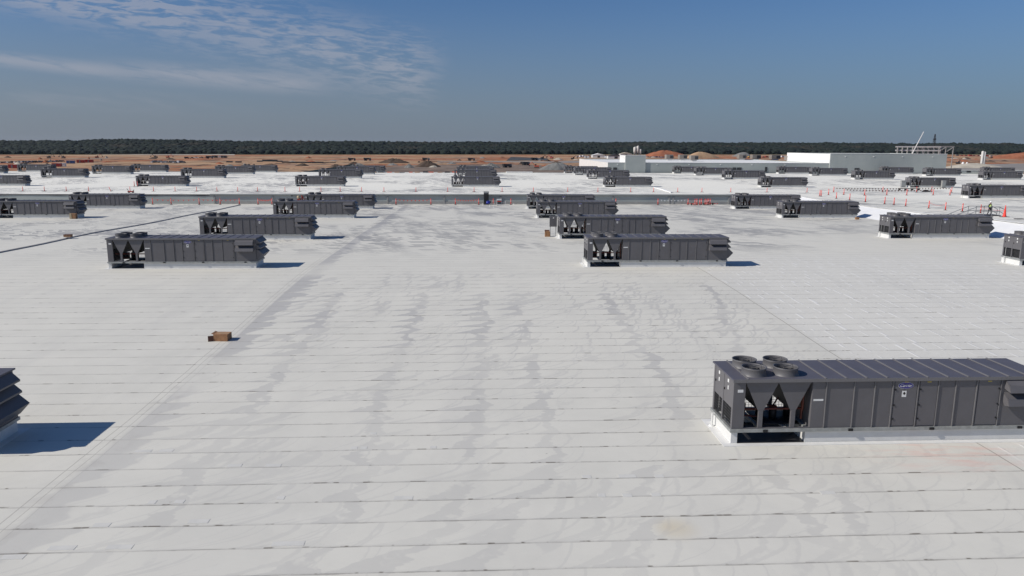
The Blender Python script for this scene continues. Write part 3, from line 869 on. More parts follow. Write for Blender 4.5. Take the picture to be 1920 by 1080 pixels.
    mb = MB(); mb.cur = 0; mb.box(5.30, -.018, 1.46, 5.44, -.0145, 1.66)
    if full:
        mb.cur = 1
        mb.prism([(5.37, 1.52), (5.415, 1.575), (5.37, 1.63), (5.325, 1.575)], 'y', -.021, -.018)
        mb.box(5.335, -.020, 1.675, 5.405, -.0145, 1.69)
    mb.build('certificate_label', [M['white'], M['black']], t)
    MB().box(2.52, -.006, 1.36, 2.83, -.001, 1.42).build('serial_label', M['white'], t)
    if full: MB().box(.13, -.006, 1.66, .30, -.001, 1.75).build('serial_label', M['white'], t)
    # front exhaust hood in two tiers
    for z0 in (2.0, 1.57):
        mb = MB(); x0, x1 = 8.58, 9.80
        mb.cur = 0
        pr = [(-.001, z0), (-.20, z0-.15), (-.225, z0-.15), (-.30, z0-.37), (-.285, z0-.375), (-.20, z0-.17), (-.001, z0-.03)]
        mb.prism(pr[::-1], 'x', x0, x1)
        for xx in (x0, x1-.02):
            mb.prism([(-.001, z0-.01), (-.001, z0-.30), (-.10, z0-.40) if z0 < 1.6 else (-.12, z0-.34), (-.29, z0-.37), (-.21, z0-.14)], 'x', xx, xx+.02)
        h = mb.build('exhaust_hood', M['paint'], t)
        mb = MB(); mb.box(x0+.03, -.02, z0-.36, x1-.03, -.004, z0-.04); mb.build('louvre', M['black'], h)
    # end intake hoods
    yA, yB = .10, W-.10
    for z0, dz, dx in ((2.03, .36, .26), (1.66, .36, .28)):
        mb = MB()
        mb.prism([(LX, z0), (LX, z0-.03), (LX+dx, z0-.33), (LX+dx, z0-.27)][::-1], 'y', yA, yB)
        for yy in (yA, yB-.02): mb.prism([(LX, z0-.01), (LX, z0-.36), (LX+dx, z0-.32), (LX+dx, z0-.27)][::-1], 'y', yy, yy+.02)
        h = mb.build('intake_hood', M['paint'], t)
        mb = MB(); mb.box(LX+.005, yA+.05, z0-.34, LX+.02, yB-.05, z0-.06); mb.build('filter', M['black'], h)
    mb = MB()
    mb.prism([(LX, 1.28), (LX+.12, 1.28), (LX+.45, .97), (LX+.12, .62), (LX, .56)], 'y', yA-.04, yB+.04)
    mb.build('intake_hood', M['paint'], t)
    if full:
        mb = MB(); mb.tube((-.12, W*.78, .02), (-.12, W*.78, .46), .035, n=8); mb.tube((-.12, W*.78, .44), (.02, W*.78, .44), .035, n=8); mb.tube((-.14, W*.78, .0), (-.14, W*.78, .07), .11, .05, n=10)
        mb.build('drain_pipe', M['curb'], t)
    return t
U1 = make_unit(True); U2 = make_unit(False)
UX0 = {-1: -58.56, 0: -24.89, 1: 7.9, 2: 39.34}
UX1 = {-4: -165.5, -3: -133.2, -2: -100.7, -1: -68.8, 0: -36.8, 1: -4.75, 2: 27.3, 3: 60.7, 4: 93.2, 5: 125.7, 6: 158.2}
UY = {-1: 21.6, 0: 51.73, 1: 69.14, 2: 94.38, 3: 111.96, 4: 157.66, 5: 181.51, 6: 205.31, 7: 228.42}
low_units = [(1, -1), (0, -1), (0, 0), (1, 0), (2, 0), (0, 1), (1, 1), (2, 1), (-1, 2), (0, 2), (1, 2), (2, 2), (-1, 3), (0, 3), (1, 3), (2, 3)]
LBL = {
 (1, -1): 'nearest grey rooftop unit, large at lower right with four fans and blue oval badge',
 (0, -1): 'grey rooftop unit cut off by the left edge, only dark end hoods and shadow showing',
 (0, 0): 'grey rooftop unit at left in the second row, behind the open cardboard box',
 (1, 0): 'grey rooftop unit right of centre in front of the offset stack of three units',
 (2, 0): 'grey rooftop unit cut off by the right edge, below the sloping white step',
 (0, 1): 'grey rooftop unit directly behind the left second-row unit, fully clear on its right end',
 (1, 1): 'grey rooftop unit with a small grey cabinet and brown carton at its left end',
 (2, 1): 'grey rooftop unit at right in front of the steel crossover stair and worker',
 (-1, 2): 'grey rooftop unit at left edge with a brown crate standing at its right end',
 (0, 2): 'grey rooftop unit in front of the orange machine, left of the centre bay',
 (1, 2): 'grey rooftop unit second in front of the step wall in the centre-right stack',
 (2, 2): 'grey rooftop unit whose right end nearly touches the white slope and shadows it',
 (-1, 3): 'grey rooftop unit behind the left-edge unit, against the wavy membrane wall',
 (0, 3): 'grey rooftop unit half hidden beside the orange machine at the step wall',
 (1, 3): 'grey rooftop unit closest to the step wall, at the back of the centre-right stack',
 (2, 3): 'grey rooftop unit right of the pile of red posts, beside the step wall end',
}
first = {id(U1): True, id(U2): True}
def put_unit(proto, X, Y, z, label):
    o = place(proto, first[id(proto)], (X, Y, z), 0, label); first[id(proto)] = False
    return o
for c, r in low_units:
    put_unit(U1, UX0[c]+(.38 if (c, r) == (0, -1) else 0), UY[r], zlow(UY[r]), LBL[c, r])
rowname = {4: 'the first row beyond the step wall', 5: 'the second row beyond the step wall', 6: 'the third row beyond the step wall', 7: 'the last row by the far roof edge'}
for r in (4, 5, 6, 7):
    vis = []
    for c in range(-4, 7):
        X = UX1[c]; Y = UY[r]
        dx = X; px0 = None
        # keep those whose body falls in view
        def proj(x, y):
            cy_, sy_ = math.cos(YAW), math.sin(YAW); a, b = cy_*x-sy_*y, sy_*x+cy_*y
            return 960+FPX*a/(b*math.cos(PIT)+8*math.sin(PIT))
        if proj(X+10.4, Y) > 0 and proj(X, Y) < 1920: vis.append(c)
    for k, c in enumerate(vis):
        n = k+1
        if c == 1: lb = 'grey unit in %s, in the central stack' % rowname[r]
        else: lb = 'grey unit, %s from the left in %s' % (ordn(n), rowname[r])
        put_unit(U1 if r == 4 else U2, UX1[c], UY[r], zupp(UY[r]), lb)
put_unit(U1, 79.66, 117.99, zupp(117.99), 'grey rooftop unit at right edge on the raised roof, beyond the worker in yellow')

# ------------------------------------------------------------------ posts, cones, ropes
def make_post(h=1.02):
    t = thing('delineator_post', 'x', 'safety post', (0, 0, 0), 0, 'orange safety posts')
    MB().prism([(.21*math.cos(math.pi*k/4+.39), .21*math.sin(math.pi*k/4+.39)) for k in range(8)], 'z', 0, .045).build('base', M['rubber'], t)
    mb = MB(); mb.tube((0, 0, .045), (0, 0, h*.86), .072, .06, 10); mb.tube((0, 0, h*.86), (0, 0, h*.90), .06, .03, 8); mb.tube((0, 0, h*.90), (0, 0, h), .035, .06, 8)
    mb.build('post', M['orange'], t, True)
    mb = MB()
    for z in (h*.52, h*.70): mb.tube((0, 0, z), (0, 0, z+.045), .074, .072, 10)
    mb.build('reflective_band', M['band'], t, True)
    return t
def make_thin(h=.80):
    t = thing('marker_post', 'x', 'marker post', (0, 0, 0), 0, 'slim red marker posts behind the step wall')
    MB().box(-.30, -.2, 0, .30, .2, .04).build('base', M['rubber'], t)
    mb = MB(); mb.tube((0, 0, .04), (0, 0, h), .052, .04, 8); mb.tube((0, 0, .04), (0, 0, .14), .10, .055, 8)
    mb.build('post', M['orange'], t, True)
    return t
thin = make_thin(); post = make_post()
xs_up = [43, 83.5, 124.5, 166.4, 208, 244, 288, 328.5, 369, 407, 446, 483, 534.5, 562, 602, 638, 678, 720, 780, 839.5, 889, 941.5, 1000, 1064.5, 1121, 1182.5, 1225.5, 1270.6, 1316, 1370, 1438, 1513]
for i, px in enumerate(xs_up):
    p = on_roof(px, lerp(358.3, 360.5, px/1500), zupp)
    lb = 'slim red marker post, %s from the left in the line behind the step wall' % ordn(i+1)
    o = place(thin, i == 0, p, rnd.uniform(-.3, .3), lb)
    if px == 208: o.rotation_euler = (0, R(-20), 0); o['label'] = 'slim red marker post leaning left in the line behind the step wall'
fp = True
pp = {}
xs_lo = [286.5, 321, 373.7, 413, 449, 484, 510, 742.7, 808, 854, 897.7, 925, 958, 1154.6, 1233.6, 1290]
for i, px in enumerate(xs_lo):
    p = on_roof(px, 383.2, zlow)
    p = (p[0], min(p[1], 121.6), zlow(min(p[1], 121.6)))
    place(post, fp, p, rnd.uniform(0, 3), 'orange post with white bands, %s from the left at the foot of the step wall' % ordn(i+1)); fp = False
    pp[px] = p
grp = [(1621, 366.5), (1622.5, 378.7), (1658.7, 382.5), (1676, 384.2), (1698, 386.7), (1741.3, 390.8), (1772.5, 394.2), (1655, 360.3), (1662.5, 366), (1700, 366.2), (1718.3, 360.5), (1746.7, 360), (1749.5, 366), (1781, 366.2), (1784, 361), (1804.2, 396.7), (1838.3, 399.5), (1537, 368), (1539.5, 368.3), (1553.3, 365.5), (1563, 360.5), (1568, 372.5), (1582, 365.3), (1593, 375.3), (252, 349.4), (258, 349.6), (289, 348.6), (291.5, 348.8)]
gl = ['beside a second post level with it, left of the dashed ropes', 'nearest the white slope at its left end', 'behind the white slope, second along the edge', 'behind the white slope, third along the edge', 'behind the white slope, fourth along the edge', 'behind the white slope, with a dangling strap', 'at the left foot of the crossover stair rail', 'under the upper rope, first of the far ones', 'just in front of the upper rope at its left', 'midway below the low pipe rack', 'just behind the low pipe rack', 'right of the black tarp heap, behind', 'right of the black tarp heap, in front', 'below the unit with two grey cabinets, in front', 'below the unit with two grey cabinets, behind', 'inside the crossover stair railing, left', 'inside the crossover stair railing, right', 'left of a touching pair at the start of the ropes', 'right of a touching pair at the start of the ropes', 'just right of the touching pair', 'holding the left end of the dashed rope', 'closest to the small white slope tip', 'under the dashed rope, left part', 'in the front line near the slope tip', 'left of a close pair at the left end of a unit', 'right of a close pair at the left end of a unit', 'in front of a far left unit, left of a pair', 'in front of a far left unit, right of a pair']
gp = []
for (px, py), lb in zip(grp, gl):
    p = on_roof(px, py, zupp); gp.append(p)
    place(post, False, p, rnd.uniform(0, 3), 'orange safety post '+lb)
# heap of spare posts by the step wall
for i, (px, dy) in enumerate([(1303, 0), (1306.5, .5), (1312, 0), (1315, .6), (1322, .3), (1325.5, 0), (1328.5, .6), (1331.5, .1)]):
    p = on_roof(px, 384.6-dy, zlow)
    place(post, False, p, i, 'red post with white bands bunched upright in the spare post heap by the wall', 'spare posts bunched by the wall')
for i, (px, a) in enumerate([(1296, .2), (1309, 2.9), (1319, .1), (1336, .3), (1300, 3.0), (1327, .2)]):
    p = on_roof(px, 385.2-.25*i, zlow)
    o = place(post, False, (p[0], p[1], p[2]+.2), 0, 'red post with white bands lying flat at the spare post heap', 'spare posts lying by the wall')
    o.rotation_euler = (R(90), 0, R(90)+a)
cone = thing('traffic_cone', 'tall slim orange cone on a wide black base, right of the worker', 'traffic cone', on_roof(1883, 407, zupp))
MB().box(-.42, -.3, 0, .42, .3, .05).build('base', M['rubber'], cone)
mb = MB(); mb.lathe([(.21, .05), (.16, .25), (.05, 1.15), (.035, 1.32), (.001, 1.33)], n=16); mb.build('cone_body', M['orange'], cone, True)
o = tag(MB().box(-.45, -.3, 0, .45, .3, .06).build('rubber_base', M['rubber']), 'black rubber post base lying empty at the right frame edge', 'rubber base')
p = on_roof(1912, 411, zupp); o.location = [c*S for c in p]

def rope(a, b, n, label, m, hz=.8, sag=.12, flags=True, fm=None, fs=.11):
    mb = MB(); mb.cur = 0; prev = None
    for i in range(n+1):
        t = i/n
        p = (lerp(a[0], b[0], t), lerp(a[1], b[1], t), lerp(a[2], b[2], t)+hz-sag*4*t*(1-t))
        if prev: mb.cur = 0; mb.tube(prev, p, .012, n=4, caps=False)
        prev = p
    o = mb.build('barrier_rope', m); tag(o, label, 'barrier rope')
    if flags:
        mb = MB()
        for i in range(1, n):
            t = i/n
            x, y, z = lerp(a[0], b[0], t), lerp(a[1], b[1], t), lerp(a[2], b[2], t)+hz-sag*4*t*(1-t)
            mb.prism([(x-fs, z), (x, z-fs*2.0), (x+fs, z)], 'y', y-.006, y+.006)
        mb.build('flag', fm or M['orange'], o)
    return o
for i, (a, b) in enumerate([(286.5, 373.7), (373.7, 449), (484, 510), (742.7, 808), (854, 897.7)]):
    rope(pp[a], pp[b], 9, 'flagged red rope along the step wall foot, %s from the left' % ordn(i+1), M['orange'], .82, .1)
rope(pp[1233.6], pp[1290], 9, 'white flagged rope left of the spare post heap', M['white'], .86, .08, True, M['white'], .13)
rope(on_roof(1563, 361.5, zupp), on_roof(1784, 361.5, zupp), 40, 'upper dashed flag rope across the raised roof at right', M['rubber'], .9, .1, True, M['carddark'], .13)
rope(on_roof(1582, 365.3, zupp), on_roof(1749.5, 366, zupp), 28, 'lower dashed flag rope across the raised roof at right', M['rubber'], .95, .15, True, M['carddark'], .13)
rope(gp[5], gp[6], 8, 'red rope between the two posts left of the crossover stair', M['orange'], .8, .3, False)
pc = on_roof(1883, 407, zupp)
rope(gp[16], pc, 8, 'red rope hanging behind the worker to the tall cone', M['orange'], .75, .15, False)

# ------------------------------------------------------------------ things lying about
def box_thing(name, label, cat, px, py, f, wx, wy, h, body, extra=None, rz=0):
    p = on_roof(px, py, f)
    t = thing(name, label, cat, p, rz)
    MB().box(-wx/2, 0, 0, wx/2, wy, h).build('body', body, t)
    if extra: extra(t, wx, wy, h)
    return t
# open cardboard box, near left
p = on_roof(412, 640, zlow)
t = thing('cardboard_box', 'open brown cardboard box on its side, alone on the roof at left', 'cardboard box', p, R(-4))
mb = MB()
mb.box(-.28, 0, 0, .36, .52, .012); mb.box(-.28, .0, .31, .36, .52, .322); mb.box(-.28, 0, .012, .36, .012, .31); mb.box(-.28, .508, .012, .36, .52, .31); mb.box(.348, .012, .012, .36, .508, .31)
mb.build('carton', M['card'], t)
mb = MB()
mb.prism([(-.28, .0), (-.29, .01), (-.50, -.08), (-.49, -.09)], 'z', .0, .26)
mb.build('flap', M['carddark'], t)
mb = MB(); mb.face([(-.28, .52, .01), (-.44, .62, .01), (-.44, .62, .28), (-.28, .52, .31)]); mb.face([(-.28, 0, .322), (-.28, .52, .322), (-.38, .52, .36), (-.38, 0, .35)]); mb.build('flap', M['card'], t)
MB().box(-.2, .22, .3225, .36, .30, .325).build('packing_tape', M['tan'], t)
def lid(t, wx, wy, h):
    MB().box(-wx/2-.01, -.01, h-.05, wx/2+.01, wy+.01, h+.01).build('lid', M['carddark'], t)
box_thing('wooden_crate', 'low dark brown crate sitting on the long cable tray', 'crate', 126, 448.2, zlow, .62, .4, .22, M['wood'], lid)
for c in [o for o in col.objects if o.name.startswith('wooden_crate')]: c.location.z += .175*S
def flaps(t, wx, wy, h):
    mb = MB(); mb.face([(-wx/2, 0, h), (-wx/2, wy, h), (-wx/2-.06, wy, h+.14), (-wx/2-.06, 0, h+.14)]); mb.face([(-wx/2, wy, h), (wx/2, wy, h), (wx/2, wy+.06, h+.12), (-wx/2, wy+.06, h+.12)]); mb.build('flap', M['carddark'], t)
box_thing('cardboard_box', 'upright open brown carton beside the left end of a central unit', 'cardboard box', 1026.5, 444, zlow, .46, .4, .5, M['card'], flaps)
box_thing('plywood_crate', 'narrow brown crate standing against the right end of the left-edge unit', 'crate', 136.5, 410.5, zlow, .72, .45, .65, M['wood'], lambda t, a, b, h: MB().box(-.36, -.02, 0, -.12, 0, h).build('pale_side', M['tan'], t))
# grey cabinet on legs by unit (1,1)
p = (7.15, 71.0, zlow(71))
t = thing('disconnect_cabinet', 'grey wall-height cabinet on legs at the left end of a central unit', 'cabinet', p)
MB().box(0, 0, .95, .68, .35, 1.95).build('cabinet_box', M['paint'], t); MB().box(.03, .1, 0, .09, .16, .95).build('leg', M['galv'], t); MB().box(.57, .1, 0, .63, .16, .95).build('leg', M['galv'], t); MB().box(.30, -.006, 1.72, .40, 0, 1.85).build('label_plate', M['white'], t); MB().box(.02, -.015, .98, .66, -.004, 1.02).build('hinge_strip', M['rib'], t)
def cab(name, label, px, py, f, wx, wy, h, m, topm, detail):
    t = thing(name, label, 'cabinet', on_roof(px, py, f))
    MB().box(-wx/2, 0, .05, wx/2, wy, h*.88).build('cabinet_box', m, t)
    MB().box(-wx/2-.02, -.02, h*.88, wx/2+.02, wy+.02, h).build('top', topm, t)
    MB().box(-wx/2, 0, 0, wx/2, wy, .05).build('plinth', M['rubber'], t)
    MB().box(-wx/2+.05, -.02, .2, wx/2-.05, -.002, h*.78).build('door', detail, t)
    return t
cab('electrical_cabinet', 'tall black cabinet with grey top standing before the centre step wall', 911.8, 382.6, zlow, .80, .5, 2.12, M['darkbox'], M['greybox'], M['black'])
cab('electrical_cabinet', 'dark cabinet in a white frame with red stripe, right of the blue generator', 935.8, 385.2, zlow, .72, .4, 1.0, M['white'], M['white'], M['darkbox'])
o = [c for c in col.objects if c.name.startswith('electrical_cabinet')][-1]
MB().box(-.33, -.03, .62, .33, -.021, .70).build('red_stripe', M['orange'], o)
t = thing('generator', 'small blue generator on wheels at the foot of the step wall', 'generator', on_roof(915.5, 384, zlow))
mb = MB(); mb.tube((-.32, .1, .34), (.30, .1, .34), .2, n=14); mb.build('tank', M['blue'], t, True)
MB().box(-.2, -.05, .46, .25, .25, .66).build('engine', M['blue'], t); MB().box(.3, -.1, .3, .45, .3, .6).build('radiator', M['darkbox'], t)
for sx in (-.25, .25): mb = MB(); mb.tube((sx, -.08, .1), (sx, -.02, .1), .1, n=12); mb.build('wheel', M['rubber'], t)
for i, (px, py, h) in enumerate([(905, 385, .35), (918.5, 387, .3), (926.3, 389.5, .75), (947.5, 384.5, .6), (963.5, 383.6, .25)]):
    t = thing('vent_pipe', 'short white vent pipe, %s from the left near the blue generator' % ordn(i+1), 'vent pipe', on_roof(px, py, zlow), 0, 'white vent pipes')
    mb = MB(); mb.tube((0, 0, 0), (0, 0, h), .045, n=10); mb.tube((0, 0, 0), (0, 0, .06), .13, .06, n=12); mb.build('stack', M['curb'], t); mb = MB(); mb.tube((0, 0, h), (0, 0, h+.05), .065, n=10); mb.build('cap', M['greybox'], t)
# orange machine between two units at the wall
p = on_roof(562, 386, zlow)
t = thing('mini_crane', 'dusty orange-red machine with a long dark arm behind a left-centre unit', 'machine', (p[0], 119.4, zlow(119.4)))
mb = MB(); mb.prism([(-.75, .35), (-.55, 1.0), (-.1, 1.15), (0, .35)], 'y', -.3, .3); mb.build('engine_cover', M['red'], t)
MB().box(-.8, -.4, .12, .75, .4, .36).build('chassis', M['red'], t)
for sx in (-.5, .5):
    mb = MB(); mb.tube((sx, -.45, .18), (sx, .45, .18), .18, n=12); mb.build('track', M['rubber'], t)
mb = MB(); mb.tube((.2, 0, .36), (.15, 0, 1.6), .13, .09, n=8); mb.tube((.15, 0, 1.5), (.65, 0, .8), .07, n=8); mb.build('mast', M['red'], t)
mb = MB(); mb.tube((.2, 0, 1.45), (-1.5, 0, 1.5), .05, .035, n=8); mb.tube((-1.55, 0, 1.5), (-1.25, 0, 1.5), .09, n=8); mb.tube((.2, 0, 1.45), (1.1, 0, 1.40), .06, .04, n=8); mb.build('arm', M['darkbox'], t)
mb = MB(); mb.lathe([(.001, .42), (.2, .4), (.27, .2), (.22, 0), (.001, 0)], (-.35, -.1, 1.1), 10); mb.build('canvas_sack', M['tan'], t, True)
MB().box(.35, -.28, .36, .7, .28, .85).build('control_box', M['carddark'], t)
# small orange-red machine behind left unit
p = on_roof(246, 361.5, zupp)
t = thing('orange_tool_cart', 'low orange-red tool cart at the wavy edge of the left step', 'tool cart', p)
MB().box(-.5, -.2, .12, .4, .2, .3).build('tray', M['red'], t); mb = MB(); mb.tube((-.4, 0, .3), (-.65, 0, .7), .04, n=6); mb.tube((.3, 0, .3), (.5, 0, .5), .05, n=6); mb.build('handle', M['rubber'], t)
for sx in (-.35, .3): mb = MB(); mb.tube((sx, -.24, .1), (sx, .24, .1), .1, n=10); mb.build('wheel', M['rubber'], t)
# cabinets and frames round the right-hand unit
cab('electrical_cabinet', 'light grey cabinet at the left end of the raised-roof unit at right', 1694, 351.5, zupp, 1.0, .5, 1.5, M['greybox'], M['greybox'], M['galv'])
cab('electrical_cabinet', 'light grey cabinet in front of the right end of the raised-roof unit at right', 1769.5, 352.3, zupp, .8, .45, 1.55, M['greybox'], M['greybox'], M['galv'])
t = thing('pipe_rack', 'low dark pipe rack on blocks in front of the raised-roof unit', 'pipe rack', on_roof(1704, 357, zupp))
mb = MB(); mb.tube((-2, 0, .35), (2.2, 0, .35), .06, n=8); mb.tube((-2, .3, .35), (2.2, .3, .35), .06, n=8); mb.build('pipe', M['pipe'], t)
for sx in (-1.8, -.6, .7, 2.0): MB().box(sx-.1, -.1, 0, sx+.1, .4, .29).build('block', M['darkbox'], t)
def heap(name, label, px, py, f, rx, ry, h, m, cat, seed):
    p = on_roof(px, py, f); r_ = random.Random(seed); mb = MB(); n, k_ = 18, 6
    for j in range(k_+1):
        tt = j/k_
        for k in range(n):
            th = 2*math.pi*k/n; e = 1+.18*math.sin(3*th+seed)+.1*r_.random()
            mb.v.append((math.cos(th)*rx*(1-tt)**.6*e, math.sin(th)*ry*(1-tt)**.6*e, h*tt*(1+.15*(r_.random()-.5)*(j < k_))))
    for j in range(k_):
        for k in range(n):
            A = j*n+k; B = j*n+(k+1) % n; mb.f.append([A, B, B+n, A+n]); mb.mi.append(0)
    o = mb.build(name, m); o.location = [c*S for c in p]; return tag(o, label, cat)
heap('tarp_heap', 'black crumpled tarp heap on the raised roof behind the front posts', 1735.5, 359.6, zupp, .85, .6, .38, M['black'], 'tarp', 3)
# brown block by the white slope, where unit shadows fall
o = tag(MB().box(-.2, -.15, 0, .2, .2, .3).build('wood_block', M['wood']), 'small brown block by a unit corner at the foot of the white slope', 'wood block')
o.location = (48.2*S, 92.3*S, zlow(92.3)*S)
# blocks along the far roof edge
for i in range(15):
    px = 660+i*13.6+rnd.uniform(-2, 2); p = on_roof(px, 323.8, zupp)
    k = i % 3
    o = MB().box(-rnd.uniform(.5, .9), 0, 0, rnd.uniform(.5, .9), .6, rnd.uniform(.2, .42)).build('ballast_block', [M['card'], M['darkbox'], M['orangered']][k])
    o.location = [c*S for c in p]
    tag(o, 'small %s block, %s from the left along the far centre roof edge' % (['tan', 'black', 'orange'][k], ordn(i+1)), 'block', 'blocks along the far roof edge')

# crossover stair with rails
p = on_roof(1815, 401, zupp)
t = thing('crossover_stair', 'grey steel crossover stair with handrails over the white slope', 'stair', (p[0]-1.2, 84.2, zupp(84.2)))
MB().box(-.1, -.7, .0, 2.9, .7, .12).build('platform', M['darkbox'], t)
for k in range(8):
    f = k/8; MB().box(-.1-.5*(k+1), -.6, .05-.19*(k+1), -.1-.5*k-.05, .6, .09-.19*(k+1)).build('tread', M['galv'], t)
for sy in (-.68, .68):
    mb = MB()
    for h in (.55, 1.05):
        mb.tube((-.1, sy, h), (2.7, sy, h), .035, n=6); mb.tube((-.1, sy, h), (-4.1, sy, h-1.6), .035, n=6); mb.tube((2.7, sy, h), (3.4, sy, h-.35), .035, n=6)
    for x in (-.1, .85, 1.8, 2.7): mb.tube((x, sy, 0), (x, sy, 1.05), .035, n=6)
    for f in (.5, 1): mb.tube((-.1-4*f, sy, -1.6*f), (-.1-4*f, sy, 1.05-1.6*f), .035, n=6)
    mb.tube((3.4, sy, 0), (3.4, sy, .72), .035, n=6)
    mb.build('handrail', M['steel'], t)

# ------------------------------------------------------------------ the worker
def person(loc, rz):
    t = thing('person', 'worker in white hard hat and yellow vest walking on the raised roof', 'person', loc, rz)
    def skin(name, joints, edges, m, sub=2):
        me = bpy.data.meshes.new(name); me.from_pydata([tuple(c for c in j[:3]) for j in joints], edges, [])
        o = bpy.data.objects.new(name, me); col.objects.link(o)
        md = o.modifiers.new('Skin', 'SKIN')
        for k, j in enumerate(joints):
            r = j[3]; me.skin_vertices[0].data[k].radius = (r, r*(.72 if len(j) > 4 else 1))
        me.skin_vertices[0].data[0].use_root = True
        s = o.modifiers.new('Sub', 'SUBSURF'); s.levels = sub; s.render_levels = sub
        me.materials.append(m); o.parent = t; return o
    J = [(0, 0, .96, .15, 1), (0, 0, 1.15, .15, 1), (0, -.01, 1.36, .18, 1), (0, -.01, 1.47, .10), (0, -.02, 1.55, .06), (0, -.035, 1.64, .095), (0, -.035, 1.74, .09),
         (.10, 0, .88, .105), (.11, -.16, .50, .07), (.10, -.10, .09, .05), (.11, -.26, .05, .05),
         (-.10, 0, .88, .105), (-.11, .06, .48, .07), (-.10, .22, .11, .05), (-.10, .11, .05, .05),
         (.20, 0, 1.41, .075), (.27, .06, 1.14, .052), (.27, -.03, .90, .04), (.27, -.06, .82, .035),
         (-.20, 0, 1.41, .075), (-.27, .0, 1.14, .052), (-.26, -.12, .92, .04), (-.26, -.15, .84, .035)]
    E = [(0, 1), (1, 2), (2, 3), (3, 4), (4, 5), (5, 6), (0, 7), (7, 8), (8, 9), (9, 10), (0, 11), (11, 12), (12, 13), (13, 14), (2, 15), (15, 16), (16, 17), (17, 18), (2, 19), (19, 20), (20, 21), (21, 22)]
    md = bpy.data.materials.new('worker_body'); md.use_nodes = True; g = G(md.node_tree); b = md.node_tree.nodes['Principled BSDF']
    z = g.xyz(g.n('ShaderNodeTexCoord').outputs['Object'])[2]
    nn = g.noise(g.n('ShaderNodeTexCoord').outputs['Object'], 9, 3)
    cc = g.mix(g.ss(z, 1.50, 1.52), (.035, .03, .04), (.42, .24, .17)); cc = g.mix(g.mul(nn, .3), cc, (.02, .02, .02))
    g.set(b.inputs['Base Color'], cc); b.inputs['Roughness'].default_value = .8
    skin('body', J, E, md)
    # fingers
    for sx, y0, z0 in ((.27, -.06, .80), (-.26, -.15, .82)):
        for k in range(5):
            oy = -.036+.018*k
            o = skin('finger', [(sx, y0+oy*.9, z0+.02, .011), (sx, y0+oy, z0-.03+abs(k-2)*.006, .0095), (sx-.012*(1 if sx > 0 else -1), y0+oy, z0-.065+abs(k-2)*.01, .008)], [(0, 1), (1, 2)], M['skin'], 1)
    skin('vest', [(0, 0, 1.0, .205, 1), (0, 0, 1.18, .20, 1), (0, -.01, 1.36, .235, 1), (0, -.01, 1.45, .15, 1)], [(0, 1), (1, 2), (2, 3)], M['hivis'])
    for z_ in (1.10,):
        mb = MB(); q = 1/S; mb.lathe([(.205*q, z_*q), (.207*q, (z_+.05)*q)], n=20); o = mb.build('reflective_band', M['band'], t); o.scale = (.93, .74, 1)
    for sx in (-.09, .09):
        MB().box((sx-.022)/S, -.178/S, 1.12/S, (sx+.022)/S, -.15/S, 1.42/S).build('reflective_band', M['band'], t)
    mb = MB(); q = 1/S
    mb.lathe([(.001, 1.865*q), (.06*q, 1.855*q), (.105*q, 1.81*q), (.118*q, 1.75*q), (.122*q, 1.735*q), (.15*q, 1.725*q), (.15*q, 1.72*q), (.11*q, 1.722*q)], (0, -.035*q, 0), 20)
    mb.build('hard_hat', M['hat'], t, True)
    # face
    mb = MB(); mb.prism([(-.012*q, 1.66*q), (.012*q, 1.66*q), (0, 1.70*q)], 'y', -.150*q, -.115*q); mb.build('nose', M['skin'], t)
    for sx in (-.035, .035): mb = MB(); mb.tube((sx*q, -.124*q, 1.695*q), (sx*q, -.118*q, 1.695*q), .012*q, n=8); mb.build('eye', M['black'], t)
    mb = MB().box(-.025*q, -.127*q, 1.63*q, .025*q, -.115*q, 1.637*q); mb.build('mouth', M['carddark'], t)
    return t
pw = on_roof(1854.5, 404, zupp)
person(pw, R(12))

# ------------------------------------------------------------------ annex building, upper right
YA = 235
def XA(px, py=305): return at(px, py, Y=YA)[0]
ann = thing('annex_building', 'low grey-green metal annex with white roof and a tall block at right', 'building', (0, 0, 0))
x0, x1, x2, x3 = XA(1140), XA(1172), XA(1210), XA(1555)
x4 = XA(1773)
ZL, ZM, ZH = 3.62, 5.86, 6.62
YB = 262; YF = 300
def vbox(mb, xa, ya, za, xb, yb, zb): mb.box(xa, ya, za, xb, yb, zb)
def block(xa, xb, ya, yb, ztop, name='wall'):
    MB().box(xa, ya, -8.2, xb, ya+.3, ztop).build('front_wall', M['wall'], ann)
    MB().box(xa, ya+.3, -8.2, xa+.3, yb, ztop).build('side_wall', M['cream'], ann)
    MB().box(xa+.3, yb-.3, -8.2, xb, yb, ztop).build('side_wall', M['wall'], ann)
    MB().box(xb-.3, ya+.3, -8.2, xb, yb-.3, ztop).build('side_wall', M['wall'], ann)
    MB().box(xa+.3, ya+.3, ztop-.5, xb-.3, yb-.3, ztop-.25).build('roof', M['whiteroof'], ann)
    MB().box(xa-.06, ya-.06, ztop, xb+.06, ya+.36, ztop+.14).build('parapet_cap', M['cream'], ann)
block(x0, x3-.05, YA, YF, ZL)
block(x1, x2, YA-.4, YA+9, ZM)
block(x3, x4, YA-.4, 268, ZH)
for px in (1158, 1232, 1292, 1351, 1410, 1472):
    x = XA(px); MB().box(x-.2, YA-.10, 3.0, x+.2, YA-.02, 3.25).build('wall_lamp', M['white'], ann)
for px in (1583, 1636, 1690, 1746):
    x = XA(px); MB().box(x-.2, YA-.50, 5.65, x+.2, YA-.42, 5.9).build('wall_lamp', M['white'], ann)
